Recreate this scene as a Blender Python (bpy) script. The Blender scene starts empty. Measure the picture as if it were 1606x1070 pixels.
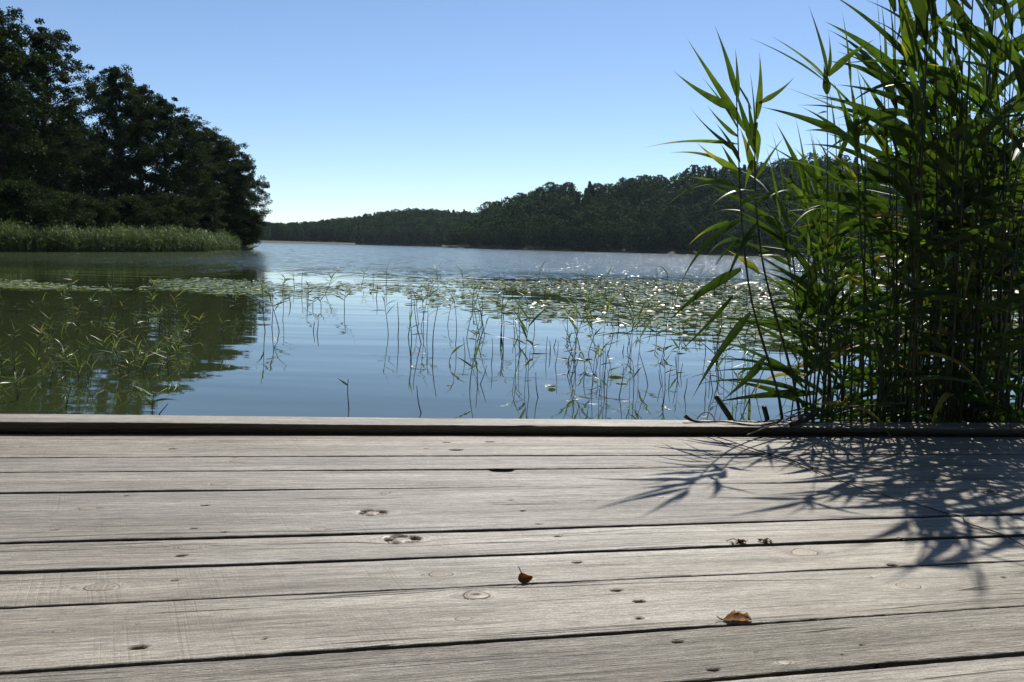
import bpy, math, random
import numpy as np
from mathutils import Vector, Matrix

# ------------------------------------------------------------------ camera, sky, sun
S = bpy.context.scene
COL = S.collection
FPX = 1249.0; W0, H0 = 1606.0, 1070.0
PITCH = math.radians(6.71); ROLL = math.radians(1.5)
CAMZ = 1.10                      # metres above the water (water is z = 0)
F_ = Vector((0, math.cos(PITCH), -math.sin(PITCH)))
R0 = Vector((1, 0, 0)); U0 = Vector((0, math.sin(PITCH), math.cos(PITCH)))
R_ = R0*math.cos(ROLL) + U0*math.sin(ROLL)
U_ = -R0*math.sin(ROLL) + U0*math.cos(ROLL)
CAM = Vector((0, 0, CAMZ))
cd = bpy.data.cameras.new('camera'); cam = bpy.data.objects.new('camera', cd); COL.objects.link(cam)
cam.matrix_world = Matrix(((R_.x, U_.x, -F_.x, CAM.x), (R_.y, U_.y, -F_.y, CAM.y), (R_.z, U_.z, -F_.z, CAM.z), (0, 0, 0, 1)))
cd.lens = 36*FPX/W0; cd.sensor_width = 36; cd.clip_start = 0.05; cd.clip_end = 9000
S.camera = cam
SUN_EL, SUN_AZ = math.radians(50), math.radians(19)      # azimuth to the right of the view (+Y towards +X)
w = bpy.data.worlds.new('World'); S.world = w; w.use_nodes = True
nt = w.node_tree; bg = nt.nodes['Background']
sky = nt.nodes.new('ShaderNodeTexSky'); sky.sky_type = 'NISHITA'; sky.sun_disc = False
sky.sun_elevation = SUN_EL; sky.sun_rotation = SUN_AZ
sky.altitude = 400; sky.air_density = 0.82; sky.dust_density = 0.1; sky.ozone_density = 3.0
nt.links.new(sky.outputs[0], bg.inputs[0]); bg.inputs[1].default_value = 0.104
sd = bpy.data.lights.new('sun', 'SUN'); sd.energy = 4.9; sd.angle = math.radians(0.53); sd.color = (1, 0.95, 0.87)
so = bpy.data.objects.new('sun', sd); COL.objects.link(so)
sdir = Vector((math.sin(SUN_AZ)*math.cos(SUN_EL), math.cos(SUN_AZ)*math.cos(SUN_EL), math.sin(SUN_EL)))
so.rotation_euler = sdir.to_track_quat('Z', 'Y').to_euler()
S.view_settings.view_transform = 'Standard'; S.view_settings.look = 'None'
S.view_settings.exposure = 0.35; S.view_settings.gamma = 1.0
S.render.resolution_x = 1024; S.render.resolution_y = 682

# ------------------------------------------------------------------ helpers
def ray(px, py):
    d = F_ + R_*((px-803)/FPX) + U_*((535-py)/FPX)
    return d.normalized()
def at_z(px, py, z=0.0):
    d = ray(px, py); t = (z-CAMZ)/d.z
    return CAM + d*t
def at_y(px, py, Y):
    d = ray(px, py); return CAM + d*(Y/d.y)
def hor(px): return 388 + (px-803)*math.tan(ROLL)
def rng(seed): return np.random.default_rng(seed)

def tag(o, label=None, cat=None, group=None, kind=None):
    if label: o['label'] = label
    if cat: o['category'] = cat
    if group: o['group'] = group
    if kind: o['kind'] = kind
    return o
def empty(name, loc=(0, 0, 0), rz=0.0):
    o = bpy.data.objects.new(name, None); o.location = loc; o.rotation_euler = (0, 0, rz)
    o.empty_display_size = 0.1; COL.objects.link(o); return o
def copy_tree(o, parent=None):
    c = o.copy(); COL.objects.link(c); c.parent = parent
    for ch in o.children:
        copy_tree(ch, c)
    return c

class MB:
    """collects quads / triangles with a per-vertex tint, builds ONE mesh object"""
    def __init__(s): s.v = []; s.f = []; s.t = []; s.m = []; s.n = 0
    def add(s, verts, faces, tint=0.5, mi=0):
        verts = np.asarray(verts, dtype=np.float32).reshape(-1, 3)
        faces = np.asarray(faces, dtype=np.int32)
        s.v.append(verts); s.f.append(faces + s.n)
        t = np.empty(len(verts), np.float32); t[:] = tint
        s.t.append(t); s.m.append(np.full(len(faces), mi, np.int32)); s.n += len(verts)
    def mesh(s, name, mats, smooth=True):
        me = bpy.data.meshes.new(name)
        V = np.concatenate(s.v)
        me.vertices.add(len(V)); me.vertices.foreach_set('co', V.ravel())
        ls = []; st = []; k = 0; mi = []
        for f, m in zip(s.f, s.m):
            n, c = f.shape
            ls.append(f.ravel()); st.append(k + np.arange(n)*c); k += n*c; mi.append(m)
        ls = np.concatenate(ls); st = np.concatenate(st).astype(np.int32); mi = np.concatenate(mi)
        me.loops.add(len(ls)); me.loops.foreach_set('vertex_index', ls.astype(np.int32))
        me.polygons.add(len(st)); me.polygons.foreach_set('loop_start', st)
        me.polygons.foreach_set('material_index', mi)
        me.polygons.foreach_set('use_smooth', np.full(len(st), smooth))
        me.update(calc_edges=True)
        a = me.attributes.new('tint', 'FLOAT', 'POINT'); a.data.foreach_set('value', np.concatenate(s.t))
        for m in (mats if isinstance(mats, (list, tuple)) else [mats]): me.materials.append(m)
        me.validate()
        return me
    def build(s, name, mats, parent=None, smooth=True):
        o = bpy.data.objects.new(name, s.mesh(name, mats, smooth)); COL.objects.link(o)
        if parent is not None: o.parent = parent
        return o
    def tube(s, pts, rad, sides=6, tint=0.5, mi=0, cap=True):
        pts = np.asarray(pts, dtype=float); n = len(pts)
        rad = np.broadcast_to(np.asarray(rad, float), (n,))
        tan = np.gradient(pts, axis=0); tan /= np.linalg.norm(tan, axis=1, keepdims=True)+1e-9
        ref = np.array([0.31, 0.17, 0.93]) if abs(tan[0][2]) < .8 else np.array([1., 0.1, 0.05])
        a = np.cross(tan, ref); a /= np.linalg.norm(a, axis=1, keepdims=True)+1e-9
        b = np.cross(tan, a)
        th = np.linspace(0, 2*np.pi, sides, endpoint=False)
        V = pts[:, None, :] + rad[:, None, None]*(np.cos(th)[None, :, None]*a[:, None, :] + np.sin(th)[None, :, None]*b[:, None, :])
        i = np.arange(n-1)[:, None]*sides; j = np.arange(sides)[None, :]; j2 = (j+1) % sides
        F = np.stack([i+j, i+j2, i+sides+j2, i+sides+j], -1).reshape(-1, 4)
        s.add(V.reshape(-1, 3), F, tint, mi)
        if cap:
            k = s.n - n*sides
            s.v.append(np.asarray([pts[0], pts[-1]], np.float32)); s.t.append(np.full(2, tint if np.isscalar(tint) else .5, np.float32))
            c0 = s.n; s.n += 2
            T = [[k+q, c0, k+(q+1) % sides] for q in range(sides)] + [[k+(n-1)*sides+(q+1) % sides, c0+1, k+(n-1)*sides+q] for q in range(sides)]
            s.f.append(np.asarray(T, np.int32)); s.m.append(np.full(len(T), mi, np.int32))
    def box(s, x0, x1, y0, y1, z0, z1, tint=.5, mi=0):
        v = [(x, y, z) for x in (x0, x1) for y in (y0, y1) for z in (z0, z1)]
        s.add(v, [[0, 1, 3, 2], [4, 6, 7, 5], [0, 4, 5, 1], [2, 3, 7, 6], [0, 2, 6, 4], [1, 5, 7, 3]], tint, mi)

def blade(mb, base, tip, width, bulge=0.12, segs=11, fold=0.35, twist=0.0, tint=0.5, tiptint=None, up=(0, 0, 1), mi=0, sway=0.0, wide_at=0.28, face=None):
    """a reed leaf: folded tapering strip on a curve from base to tip"""
    base = np.array(base, float); tip = np.array(tip, float)
    ax = tip-base; L = np.linalg.norm(ax); axn = ax/L
    up = np.array(up, float); side = np.cross(axn, up)
    if np.linalg.norm(side) < .05: side = np.cross(axn, (1, 0.3, 0))
    side /= np.linalg.norm(side); upn = np.cross(side, axn)
    s = np.linspace(0, 1, segs+1)
    P = base + np.outer(s, ax) + np.outer(4*bulge*L*s*(1-s), upn) + np.outer(sway*L*np.sin(s*np.pi), side)
    wv = np.where(s < wide_at, .30+.70*np.sin(np.minimum(s/wide_at, 1)*np.pi/2), np.clip((1-s)/(1-wide_at), 0, 1)**1.15)*width*.5
    wv[-1] = width*.006
    tan = np.gradient(P, axis=0); tan /= np.linalg.norm(tan, axis=1, keepdims=True)
    a = np.cross(tan, upn if face is None else np.array(face, float)); a /= np.linalg.norm(a, axis=1, keepdims=True)+1e-9; b = np.cross(a, tan)
    ang = twist*s
    sd_ = a*np.cos(ang)[:, None] + b*np.sin(ang)[:, None]; nn = np.cross(sd_, tan)
    Lf = P - sd_*wv[:, None] + nn*(wv*fold)[:, None]
    Rt = P + sd_*wv[:, None] + nn*(wv*fold)[:, None]
    V = np.stack([Lf, P, Rt], 1).reshape(-1, 3)
    i = np.arange(segs)*3
    F = np.concatenate([np.stack([i, i+1, i+4, i+3], 1), np.stack([i+1, i+2, i+5, i+4], 1)])
    if tiptint is None: T = tint
    else: T = np.repeat(tint + (tiptint-tint)*np.clip((s-.35)/.5, 0, 1), 3)
    mb.add(V, F, T, mi)

# ------------------------------------------------------------------ materials
class NT:
    def __init__(s, name):
        s.m = bpy.data.materials.new(name); s.m.use_nodes = True; s.t = s.m.node_tree; s.t.nodes.clear()
        s.out = s.t.nodes.new('ShaderNodeOutputMaterial')
    def n(s, typ, **kw):
        nd = s.t.nodes.new(typ)
        for k, v in kw.items():
            if k.startswith('_'): setattr(nd, k[1:], v)
        for k, v in kw.items():
            if not k.startswith('_'):
                key = int(k[1:]) if k[0] == 'i' and k[1:].isdigit() else k.replace('__', ' ')
                s.set(nd.inputs[key], v)
        return nd
    def set(s, inp, v):
        if isinstance(v, bpy.types.NodeSocket): s.t.links.new(v, inp)
        elif isinstance(v, bpy.types.Node): s.t.links.new(v.outputs[0], inp)
        else: inp.default_value = v
    def math(s, op, a, b=0.5, c=0.5, clamp=False):
        nd = s.t.nodes.new('ShaderNodeMath'); nd.operation = op; nd.use_clamp = clamp
        s.set(nd.inputs[0], a); s.set(nd.inputs[1], b); s.set(nd.inputs[2], c); return nd.outputs[0]
    def noise(s, vec, scale, detail=3, rough=.5, dist=0.0):
        nd = s.n('ShaderNodeTexNoise', Scale=scale, Detail=detail, Roughness=rough, Distortion=dist)
        s.set(nd.inputs['Vector'], vec); return nd.outputs[0]
    def ramp(s, fac, stops, interp='LINEAR'):
        nd = s.t.nodes.new('ShaderNodeValToRGB'); nd.color_ramp.interpolation = interp
        e = nd.color_ramp.elements
        while len(e) < len(stops): e.new(0.5)
        for q, (p, c) in zip(e, stops):
            q.position = p; q.color = (c if isinstance(c, (tuple, list)) and len(c) == 4 else (tuple(c)+(1,) if isinstance(c, (tuple, list)) else (c, c, c, 1)))
        s.set(nd.inputs[0], fac); return nd.outputs[0]
    def mix(s, fac, a, b, mode='MIX'):
        nd = s.t.nodes.new('ShaderNodeMix'); nd.data_type = 'RGBA'; nd.blend_type = mode
        s.set(nd.inputs[0], fac); s.set(nd.inputs[6], a); s.set(nd.inputs[7], b); return nd.outputs[2]
    def comb(s, x, y, z=0.0):
        nd = s.t.nodes.new('ShaderNodeCombineXYZ'); s.set(nd.inputs[0], x); s.set(nd.inputs[1], y); s.set(nd.inputs[2], z); return nd.outputs[0]
    def sep(s, v):
        nd = s.t.nodes.new('ShaderNodeSeparateXYZ'); s.set(nd.inputs[0], v); return nd.outputs
    def attr(s, name):
        nd = s.t.nodes.new('ShaderNodeAttribute'); nd.attribute_name = name; return nd
    def done(s, sh): s.t.links.new(sh, s.out.inputs[0]); return s.m
C4 = lambda r, g, b: (r, g, b, 1)

def leaf_mat(name, stops, trans=.35, rough=.42, spec=.5, transgain=1.8, nscale=8.0, nvar=.35, tcol=(1.0, 1.05, .35)):
    k = NT(name); at = k.attr('tint').outputs['Fac']
    col = k.ramp(at, stops)
    geo = k.n('ShaderNodeTexCoord').outputs['Object']
    nz = k.noise(geo, nscale, 3)
    col = k.mix(1.0, col, k.ramp(nz, [(.25, 1-nvar), (.75, 1+nvar)]), 'MULTIPLY')
    p = k.n('ShaderNodeBsdfPrincipled', Roughness=rough); k.set(p.inputs['Base Color'], col)
    p.inputs['Specular IOR Level'].default_value = spec
    if trans <= 0: return k.done(p.outputs[0])
    tr = k.n('ShaderNodeBsdfTranslucent')
    tc = k.mix(1.0, col, C4(transgain*tcol[0], transgain*tcol[1], transgain*tcol[2]), 'MULTIPLY')
    k.set(tr.inputs[0], tc)
    mx = k.n('ShaderNodeMixShader'); k.set(mx.inputs[0], trans); k.set(mx.inputs[1], p.outputs[0]); k.set(mx.inputs[2], tr.outputs[0])
    return k.done(mx.outputs[0])

# tint: 0 dark green ... .5 mid ... .8 yellow-green ... 1 orange/dry
REED_STOPS = [(0, C4(.026, .048, .014)), (.45, C4(.052, .100, .022)), (.68, C4(.105, .155, .03)), (.85, C4(.30, .26, .06)), (1, C4(.20, .12, .05))]
M_reed = leaf_mat('reed_leaf_green', REED_STOPS, .34, .40, .4, 1.75, 22, .45, (1.05, 1.05, .28))
M_stem = leaf_mat('reed_stem', [(0, C4(.012, .020, .006)), (.5, C4(.028, .038, .012)), (1, C4(.11, .085, .05))], 0, .4, .5, 1, 40, .3)
M_water_reed = leaf_mat('water_reed_leaf', [(0, C4(.05, .08, .04)), (.4, C4(.09, .14, .055)), (.7, C4(.15, .19, .09)), (1, C4(.32, .26, .15))], .3, .35, .5, 1.9, 30, .25)
M_dead = leaf_mat('dead_stalk_brown', [(0, C4(.03, .026, .02)), (.5, C4(.07, .055, .04)), (1, C4(.26, .20, .13))], 0, .6, .3, 1, 60, .4)
M_tree = leaf_mat('alder_foliage', [(0, C4(.012, .022, .008)), (.5, C4(.022, .038, .012)), (1, C4(.045, .068, .02))], .14, .65, .05, 1.9, .5, .35)
M_far = leaf_mat('hill_tree_foliage', [(0, C4(.014, .032, .012)), (.5, C4(.032, .066, .022)), (1, C4(.068, .12, .036))], .08, .8, .03, 1.5, .12, .4)
M_bed = leaf_mat('reed_bed_green', [(0, C4(.022, .038, .015)), (.5, C4(.052, .085, .030)), (1, C4(.13, .165, .075))], .4, .45, .4, 1.9, .6, .35)
M_pad = leaf_mat('lily_pad_green', [(0, C4(.08, .115, .05)), (.5, C4(.14, .175, .085)), (1, C4(.26, .27, .15))], .12, .30, .3, 2.0, 2.5, .3)
M_drycurl = leaf_mat('dry_curled_leaf', [(0, C4(.07, .035, .018)), (.5, C4(.26, .165, .085)), (1, C4(.42, .32, .19))], .4, .6, .3, 1.2, 60, .4, (1., .8, .6))
M_redleaf = leaf_mat('red_brown_leaf', [(0, C4(.07, .028, .014)), (.5, C4(.20, .085, .038)), (1, C4(.45, .36, .12))], .2, .5, .3, 1.2, 60, .3, (1., .7, .4))

def bark_mat():
    k = NT('bark'); g = k.n('ShaderNodeTexCoord').outputs['Object']
    s_ = k.n('ShaderNodeMapping'); k.set(s_.inputs[0], g); s_.inputs['Scale'].default_value = (6, 6, 1.2)
    nz = k.noise(s_.outputs[0], 3, 5, .6)
    p = k.n('ShaderNodeBsdfPrincipled', Roughness=.9); k.set(p.inputs['Base Color'], k.ramp(nz, [(.3, C4(.025, .02, .016)), (.7, C4(.10, .085, .07))]))
    b = k.n('ShaderNodeBump', Strength=.6, Distance=.03); k.set(b.inputs['Height'], nz); k.set(p.inputs['Normal'], b.outputs[0])
    return k.done(p.outputs[0])
M_bark = bark_mat()

def ground_mat(name, c1, c2, sc=.3):
    k = NT(name); g = k.n('ShaderNodeTexCoord').outputs['Object']
    nz = k.noise(g, sc, 8, .6)
    p = k.n('ShaderNodeBsdfPrincipled', Roughness=.95); k.set(p.inputs['Base Color'], k.ramp(nz, [(.35, c1), (.65, c2)]))
    b = k.n('ShaderNodeBump', Strength=.5, Distance=.2); k.set(b.inputs['Height'], nz); k.set(p.inputs['Normal'], b.outputs[0])
    return k.done(p.outputs[0])
M_land = ground_mat('forest_floor', C4(.015, .02, .008), C4(.04, .045, .018))
M_bed_mud = ground_mat('lake_bed_mud', C4(.03, .03, .018), C4(.06, .055, .03), .1)

def water_mat():
    k = NT('lake_water')
    geo = k.n('ShaderNodeNewGeometry').outputs['Position']
    x, y, z = k.sep(geo)[:3]
    p = k.n('ShaderNodeBsdfPrincipled', Roughness=.035, IOR=1.58)
    murk = k.ramp(k.noise(geo, .25, 3), [(.3, C4(.026, .036, .013)), (.7, C4(.034, .045, .017))])
    k.set(p.inputs['Base Color'], murk)
    # long soft swell lines (crests run across the view), very weak near the dock
    v1 = k.comb(k.math('MULTIPLY', x, .16), k.math('MULTIPLY', y, 1.0))
    n1 = k.noise(v1, 1.1, 2, .4, .3)
    v2 = k.comb(k.math('MULTIPLY', x, .45), k.math('MULTIPLY', y, 1.0))
    n2 = k.noise(v2, 6.0, 3, .6, .5)
    n3 = k.noise(v2, 1.6, 4, .65, .6)
    # wind-roughened open water beyond the lily pads
    yy = k.math('ADD', y, k.math('MULTIPLY', k.noise(k.comb(k.math('MULTIPLY', x, .3), k.math('MULTIPLY', y, .3)), .5, 2), 12.0))
    far = k.math('SMOOTHSTEP', 26.0, 48.0, yy) if False else None
    mr = k.n('ShaderNodeMapRange', _interpolation_type='SMOOTHSTEP'); k.set(mr.inputs[0], yy)
    mr.inputs[1].default_value = 30; mr.inputs[2].default_value = 48; mr.inputs[3].default_value = 0; mr.inputs[4].default_value = 1
    far = mr.outputs[0]
    calm_h = k.math('ADD', k.math('MULTIPLY', n1, .011), k.math('MULTIPLY', n2, .00035))
    rough_h = k.math('ADD', k.math('MULTIPLY', n3, .035), k.math('MULTIPLY', n2, .006))
    h = k.math('ADD', calm_h, k.math('MULTIPLY', rough_h, far))
    b = k.n('ShaderNodeBump', Strength=1.0, Distance=1.0); k.set(b.inputs['Height'], h)
    # wind facets on the open water as slopes (a bump would be filtered away at this distance)
    def facets(sc, amp, oth):
        nz = k.n('ShaderNodeTexNoise', Scale=sc, Detail=2, Roughness=.6); k.set(nz.inputs['Vector'], k.comb(k.math('MULTIPLY', x, .5), y, oth))
        sb = k.n('ShaderNodeVectorMath', _operation='SUBTRACT'); k.set(sb.inputs[0], nz.outputs['Color']); sb.inputs[1].default_value = (.5, .5, .5)
        ml = k.n('ShaderNodeVectorMath', _operation='MULTIPLY'); k.set(ml.inputs[0], sb.outputs[0]); ml.inputs[1].default_value = (amp*.7, amp, 0)
        ln = k.n('ShaderNodeVectorMath', _operation='LENGTH'); k.set(ln.inputs[0], sb.outputs[0])
        sc2 = k.n('ShaderNodeVectorMath', _operation='SCALE'); k.set(sc2.inputs[0], ml.outputs[0]); k.set(sc2.inputs['Scale'], ln.outputs['Value']); return sc2.outputs[0]
    ad = k.n('ShaderNodeVectorMath', _operation='ADD'); k.set(ad.inputs[0], facets(2.2, 2.2, 0.)); k.set(ad.inputs[1], facets(5.0, 9.5, 4.))
    sc_ = k.n('ShaderNodeVectorMath', _operation='SCALE'); k.set(sc_.inputs[0], ad.outputs[0]); gm = k.ramp(k.noise(k.comb(k.math('MULTIPLY', x, .8), k.math('MULTIPLY', y, .22)), 1.0, 3, .6), [(.54, 0.), (.60, 1.)])
    k.set(sc_.inputs['Scale'], k.math('MULTIPLY', far, k.math('ADD', .9, k.math('MULTIPLY', gm, 3.0))))
    a2 = k.n('ShaderNodeVectorMath', _operation='ADD'); k.set(a2.inputs[0], b.outputs[0]); k.set(a2.inputs[1], sc_.outputs[0])
    nn_ = k.n('ShaderNodeVectorMath', _operation='NORMALIZE'); k.set(nn_.inputs[0], a2.outputs[0]); k.set(p.inputs['Normal'], nn_.outputs[0])
    k.set(p.inputs['Roughness'], k.math('ADD', .02, k.math('MULTIPLY', far, .13)))
    return k.done(p.outputs[0])
M_water = water_mat()

def wood_mat():
    """weathered grey board: grain follows the 'grain' attribute, bent round the knots"""
    k = NT('weathered_board')
    gr = k.attr('grain').outputs['Vector']; u, v, pid = k.sep(gr)[:3]
    kn = k.attr('knot').outputs['Fac']; dk = k.attr('mark').outputs['Fac']; rr = k.attr('rough_board').outputs['Fac']
    low = k.noise(k.comb(k.math('MULTIPLY', u, 1.1), k.math('MULTIPLY', v, 9.0), pid), 1.0, 3, .5)
    vw = k.math('ADD', v, k.math('MULTIPLY', low, .035))
    fine = k.noise(k.comb(k.math('MULTIPLY', u, 26.0), k.math('MULTIPLY', vw, 620.0), pid), 1.0, 3, .65)
    mid = k.noise(k.comb(k.math('MULTIPLY', u, 6.0), k.math('MULTIPLY', vw, 190.0), pid), 1.0, 5, .7)
    ringv = k.noise(k.comb(k.math('MULTIPLY', u, .8), k.math('MULTIPLY', vw, 70.0), k.math('ADD', pid, 7.0)), 1.0, 2, .5)
    broad = k.noise(k.comb(k.math('MULTIPLY', u, 1.6), k.math('MULTIPLY', v, 14.0), k.math('ADD', pid, 3.0)), 1.0, 4, .6)
    blot = k.noise(k.comb(k.math('MULTIPLY', u, 6.0), k.math('MULTIPLY', v, 12.0), pid), 1.0, 5, .65)
    tone = k.ramp(broad, [(.28, C4(.155, .138, .108)), (.5, C4(.262, .238, .192)), (.74, C4(.385, .355, .298))])
    tone = k.mix(k.ramp(blot, [(.47, 0.0), (.66, .6)]), tone, C4(.27, .235, .195))
    tone = k.mix(k.ramp(k.noise(k.comb(k.math('MULTIPLY', u, 2.0), k.math('MULTIPLY', v, 5.0), k.math('ADD', pid, 20.)), 1, 4, .6), [(.55, 0.), (.75, .35)]), tone, C4(.235, .245, .175))
    pv = k.noise(k.comb(k.math('MULTIPLY', pid, 3.1), 0., 0.), 1.0, 0)
    tone = k.mix(1.0, tone, k.ramp(pv, [(.3, C4(.86, .86, .88)), (.7, C4(1.12, 1.10, 1.06))]), 'MULTIPLY')
    spk = k.noise(k.comb(k.math('MULTIPLY', u, 260.0), k.math('MULTIPLY', v, 420.0), pid), 1.0, 2, .7)
    tone = k.mix(.8, tone, k.ramp(spk, [(.34, .62), (.5, 1.0), (.66, 1.3)]), 'MULTIPLY')
    f1 = k.ramp(fine, [(.36, .50), (.5, 1.0), (.64, 1.40)])
    f2 = k.ramp(mid, [(.30, .22), (.44, .93), (.68, 1.36)])
    f3 = k.ramp(ringv, [(.34, .66), (.5, 1.0), (.64, 1.12)])
    col = k.mix(1., tone, f1, 'MULTIPLY'); col = k.mix(.85, col, f2, 'MULTIPLY'); col = k.mix(.8, col, f3, 'MULTIPLY')
    # checks: thin dark splits along the grain
    cr = k.noise(k.comb(k.math('MULTIPLY', u, .55), k.math('MULTIPLY', vw, 34.0), k.math('ADD', pid, 11.)), 1., 1, .4)
    cl = k.math('ABSOLUTE', k.math('SUBTRACT', cr, .5))
    cmask = k.ramp(k.noise(k.comb(k.math('MULTIPLY', u, 1.7), k.math('MULTIPLY', v, 25.), k.math('ADD', pid, 5.)), 1., 2), [(.50, 0.), (.58, 1.)])
    crack = k.math('MULTIPLY', k.ramp(cl, [(.0, 1.), (.006, .9), (.011, 0.)]), cmask)
    col = k.mix(k.math('MULTIPLY', crack, .9), col, C4(.05, .04, .032))
    # saw marks across the board
    su = k.math('ADD', u, k.math('MULTIPLY', v, .22))
    saw = k.noise(k.comb(k.math('MULTIPLY', su, 190.0), k.math('MULTIPLY', v, 3.0), pid), 1., 2, .5)
    smask = k.ramp(k.noise(k.comb(k.math('MULTIPLY', su, 5.0), k.math('MULTIPLY', v, 1.5), k.math('ADD', pid, 31.)), 1., 2), [(.50, 0.), (.66, .8)])
    sawd = k.math('MULTIPLY', k.ramp(saw, [(.34, 1.), (.46, 0.)]), smask)
    col = k.mix(k.math('MULTIPLY', sawd, .30), col, C4(.12, .105, .085))
    # knots: kn = distance / radius
    rings = k.math('SINE', k.math('ADD', k.math('MULTIPLY', kn, 21.), k.math('MULTIPLY', blot, 6.)))
    kcol = k.mix(k.ramp(rings, [(.0, 0.), (1., 1.)]), C4(.20, .165, .12), C4(.33, .28, .21))
    col = k.mix(k.ramp(kn, [(.90, 1.), (1.0, 0.)]), col, kcol)
    edge = k.ramp(kn, [(.86, 0.), (.95, 1.), (1.06, 1.), (1.22, 0.)])
    col = k.mix(k.math('MULTIPLY', edge, .7), col, C4(.075, .055, .04))
    halo = k.ramp(kn, [(1.0, 1.), (1.9, 0.)])
    col = k.mix(k.math('MULTIPLY', halo, .22), col, C4(.17, .145, .11))
    col = k.mix(dk, col, C4(.022, .014, .010))  # dark marks and holes, plus the shade painted on board sides
    p = k.n('ShaderNodeBsdfPrincipled'); k.set(p.inputs['Base Color'], col)
    k.set(p.inputs['Roughness'], k.ramp(mid, [(.3, .60), (.7, .42)]))
    k.set(p.inputs['Specular IOR Level'], k.math('MULTIPLY', k.math('SUBTRACT', 1., k.math('MAXIMUM', dk, k.math('MULTIPLY', crack, .8))), k.ramp(broad, [(.3, .34), (.7, .60)])))
    hh = k.math('ADD', k.math('MULTIPLY', fine, .0014), k.math('ADD', k.math('MULTIPLY', mid, .0034), k.math('MULTIPLY', ringv, .0015)))
    hh = k.math('MULTIPLY', hh, k.math('ADD', .55, k.math('MULTIPLY', rr, 1.3)))
    hh = k.math('SUBTRACT', hh, k.math('MULTIPLY', crack, .003))
    hh = k.math('SUBTRACT', hh, k.math('MULTIPLY', sawd, .0004))
    hh = k.math('SUBTRACT', hh, k.math('MULTIPLY', edge, .0015))
    b = k.n('ShaderNodeBump', Strength=.9, Distance=1.0); k.set(b.inputs['Height'], hh); k.set(p.inputs['Normal'], b.outputs[0])
    return k.done(p.outputs[0])
M_wood = wood_mat()

# ------------------------------------------------------------------ the setting: water, lake bed, land, hills
def sheet(name, x0, x1, y0, y1, z, mat):
    m = MB(); m.add([(x0, y0, z), (x1, y0, z), (x1, y1, z), (x0, y1, z)], [[0, 1, 2, 3]])
    return tag(m.build(name, mat, smooth=False), kind='structure')
tag(sheet('lake_bed', -3800, 3800, -370, 1290, -2.0, M_bed_mud), label='dark muddy ground under the lake')
tag(sheet('water', -2500, 2500, -60, 1200, 0.0, M_water), label='calm blue grey lake water reflecting sky and trees')

def topcurve(pts):
    xs, ys = zip(*pts); return lambda px: float(np.interp(px, xs, ys))
TREE_FAR, TREE_R = 13.0, 14.0
far_top = topcurve([(-900, 300), (0, 335), (300, 350), (415, 351), (440, 353), (500, 348), (557, 341), (600, 333), (650, 329), (720, 332), (760, 338), (900, 345), (1200, 350)])
right_top = topcurve([(690, 385), (706, 372), (715, 352), (728, 338), (745, 329), (780, 318), (840, 299), (880, 296), (920, 297), (960, 290), (1000, 283), (1060, 274), (1100, 266),
                      (1150, 271), (1200, 258), (1250, 251), (1300, 256), (1400, 253), (1600, 240), (2000, 225), (2700, 220)])
far_shore = lambda px: float(np.interp(px, [-900, 300, 420, 560, 700, 1200], [500, 560, 600, 640, 640, 650]))
right_shore = lambda px: float(np.interp(px, [690, 720, 800, 1000, 1300, 1700, 2700], [455, 425, 385, 365, 350, 330, 300]))
def hill(px, d, shore, top, depth, tree):
    """terrain height at distance d on the bearing of px"""
    t = min(max((d-shore)/depth, 0), 1.0)
    crest = (hor(px)-top(px))*(shore+depth)/FPX + CAMZ - tree
    crest = max(crest, .6)
    return -0.5 + (1.1 if d > shore+2 else max(0, (d-shore+4)/6)*1.1) + crest*(t*t*(3-2*t))**.85
def bear(px, d): return ((px-803)/FPX*d, d)
def terrain(name, px0, px1, shore, top, depth, tree, label):
    m = MB(); pxs = np.arange(px0, px1+1, 12); ds = [-4, 0, 2, 6, 12, 20, 30, 45, 60, 80, 100, 120, 140, 170, 260, 500]
    V = []; r = rng(5)
    for px in pxs:
        sh = shore(px)+3*math.sin(px*.07)+2*math.sin(px*.19)
        for q in ds:
            d = sh+q; z = hill(px, d, sh, top, depth, tree)
            if q > depth: z = z*max(.4, 1-(q-depth)/600)
            x, y = bear(px, d); V.append((x, y, z + (r.normal(0, .3) if q > 5 else 0)))
    n = len(ds); F = [[i*n+j, (i+1)*n+j, (i+1)*n+j+1, i*n+j+1] for i in range(len(pxs)-1) for j in range(n-1)]
    m.add(V, F); return tag(m.build(name, M_land), label=label, kind='structure')
terrain('far_hill', -900, 1200, far_shore, far_top, 110, TREE_FAR, 'low far hill ground under the distant forest')
terrain('hillside', 690, 2700, right_shore, right_top, 120, TREE_R, 'hillside ground under the forest right of centre')

# pale strip of sand and grass along the far shore (left part)
m = MB(); V = []
for px in range(405, 560, 5):
    for q, z in ((-4, -.1), (-1, .35), (2, .9), (5, 1.3)):
        x, y = bear(px, far_shore(px)+q - 14); V.append((x, y, z))
m.add(V, [[i*4+j, (i+1)*4+j, (i+1)*4+j+1, i*4+j+1] for i in range(30) for j in range(3)])
tag(m.build('shore_strip', ground_mat('pale_shore', C4(.045, .055, .028), C4(.085, .08, .05), .5)), label='pale grassy shore strip at the far end of the lake', kind='structure')

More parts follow.
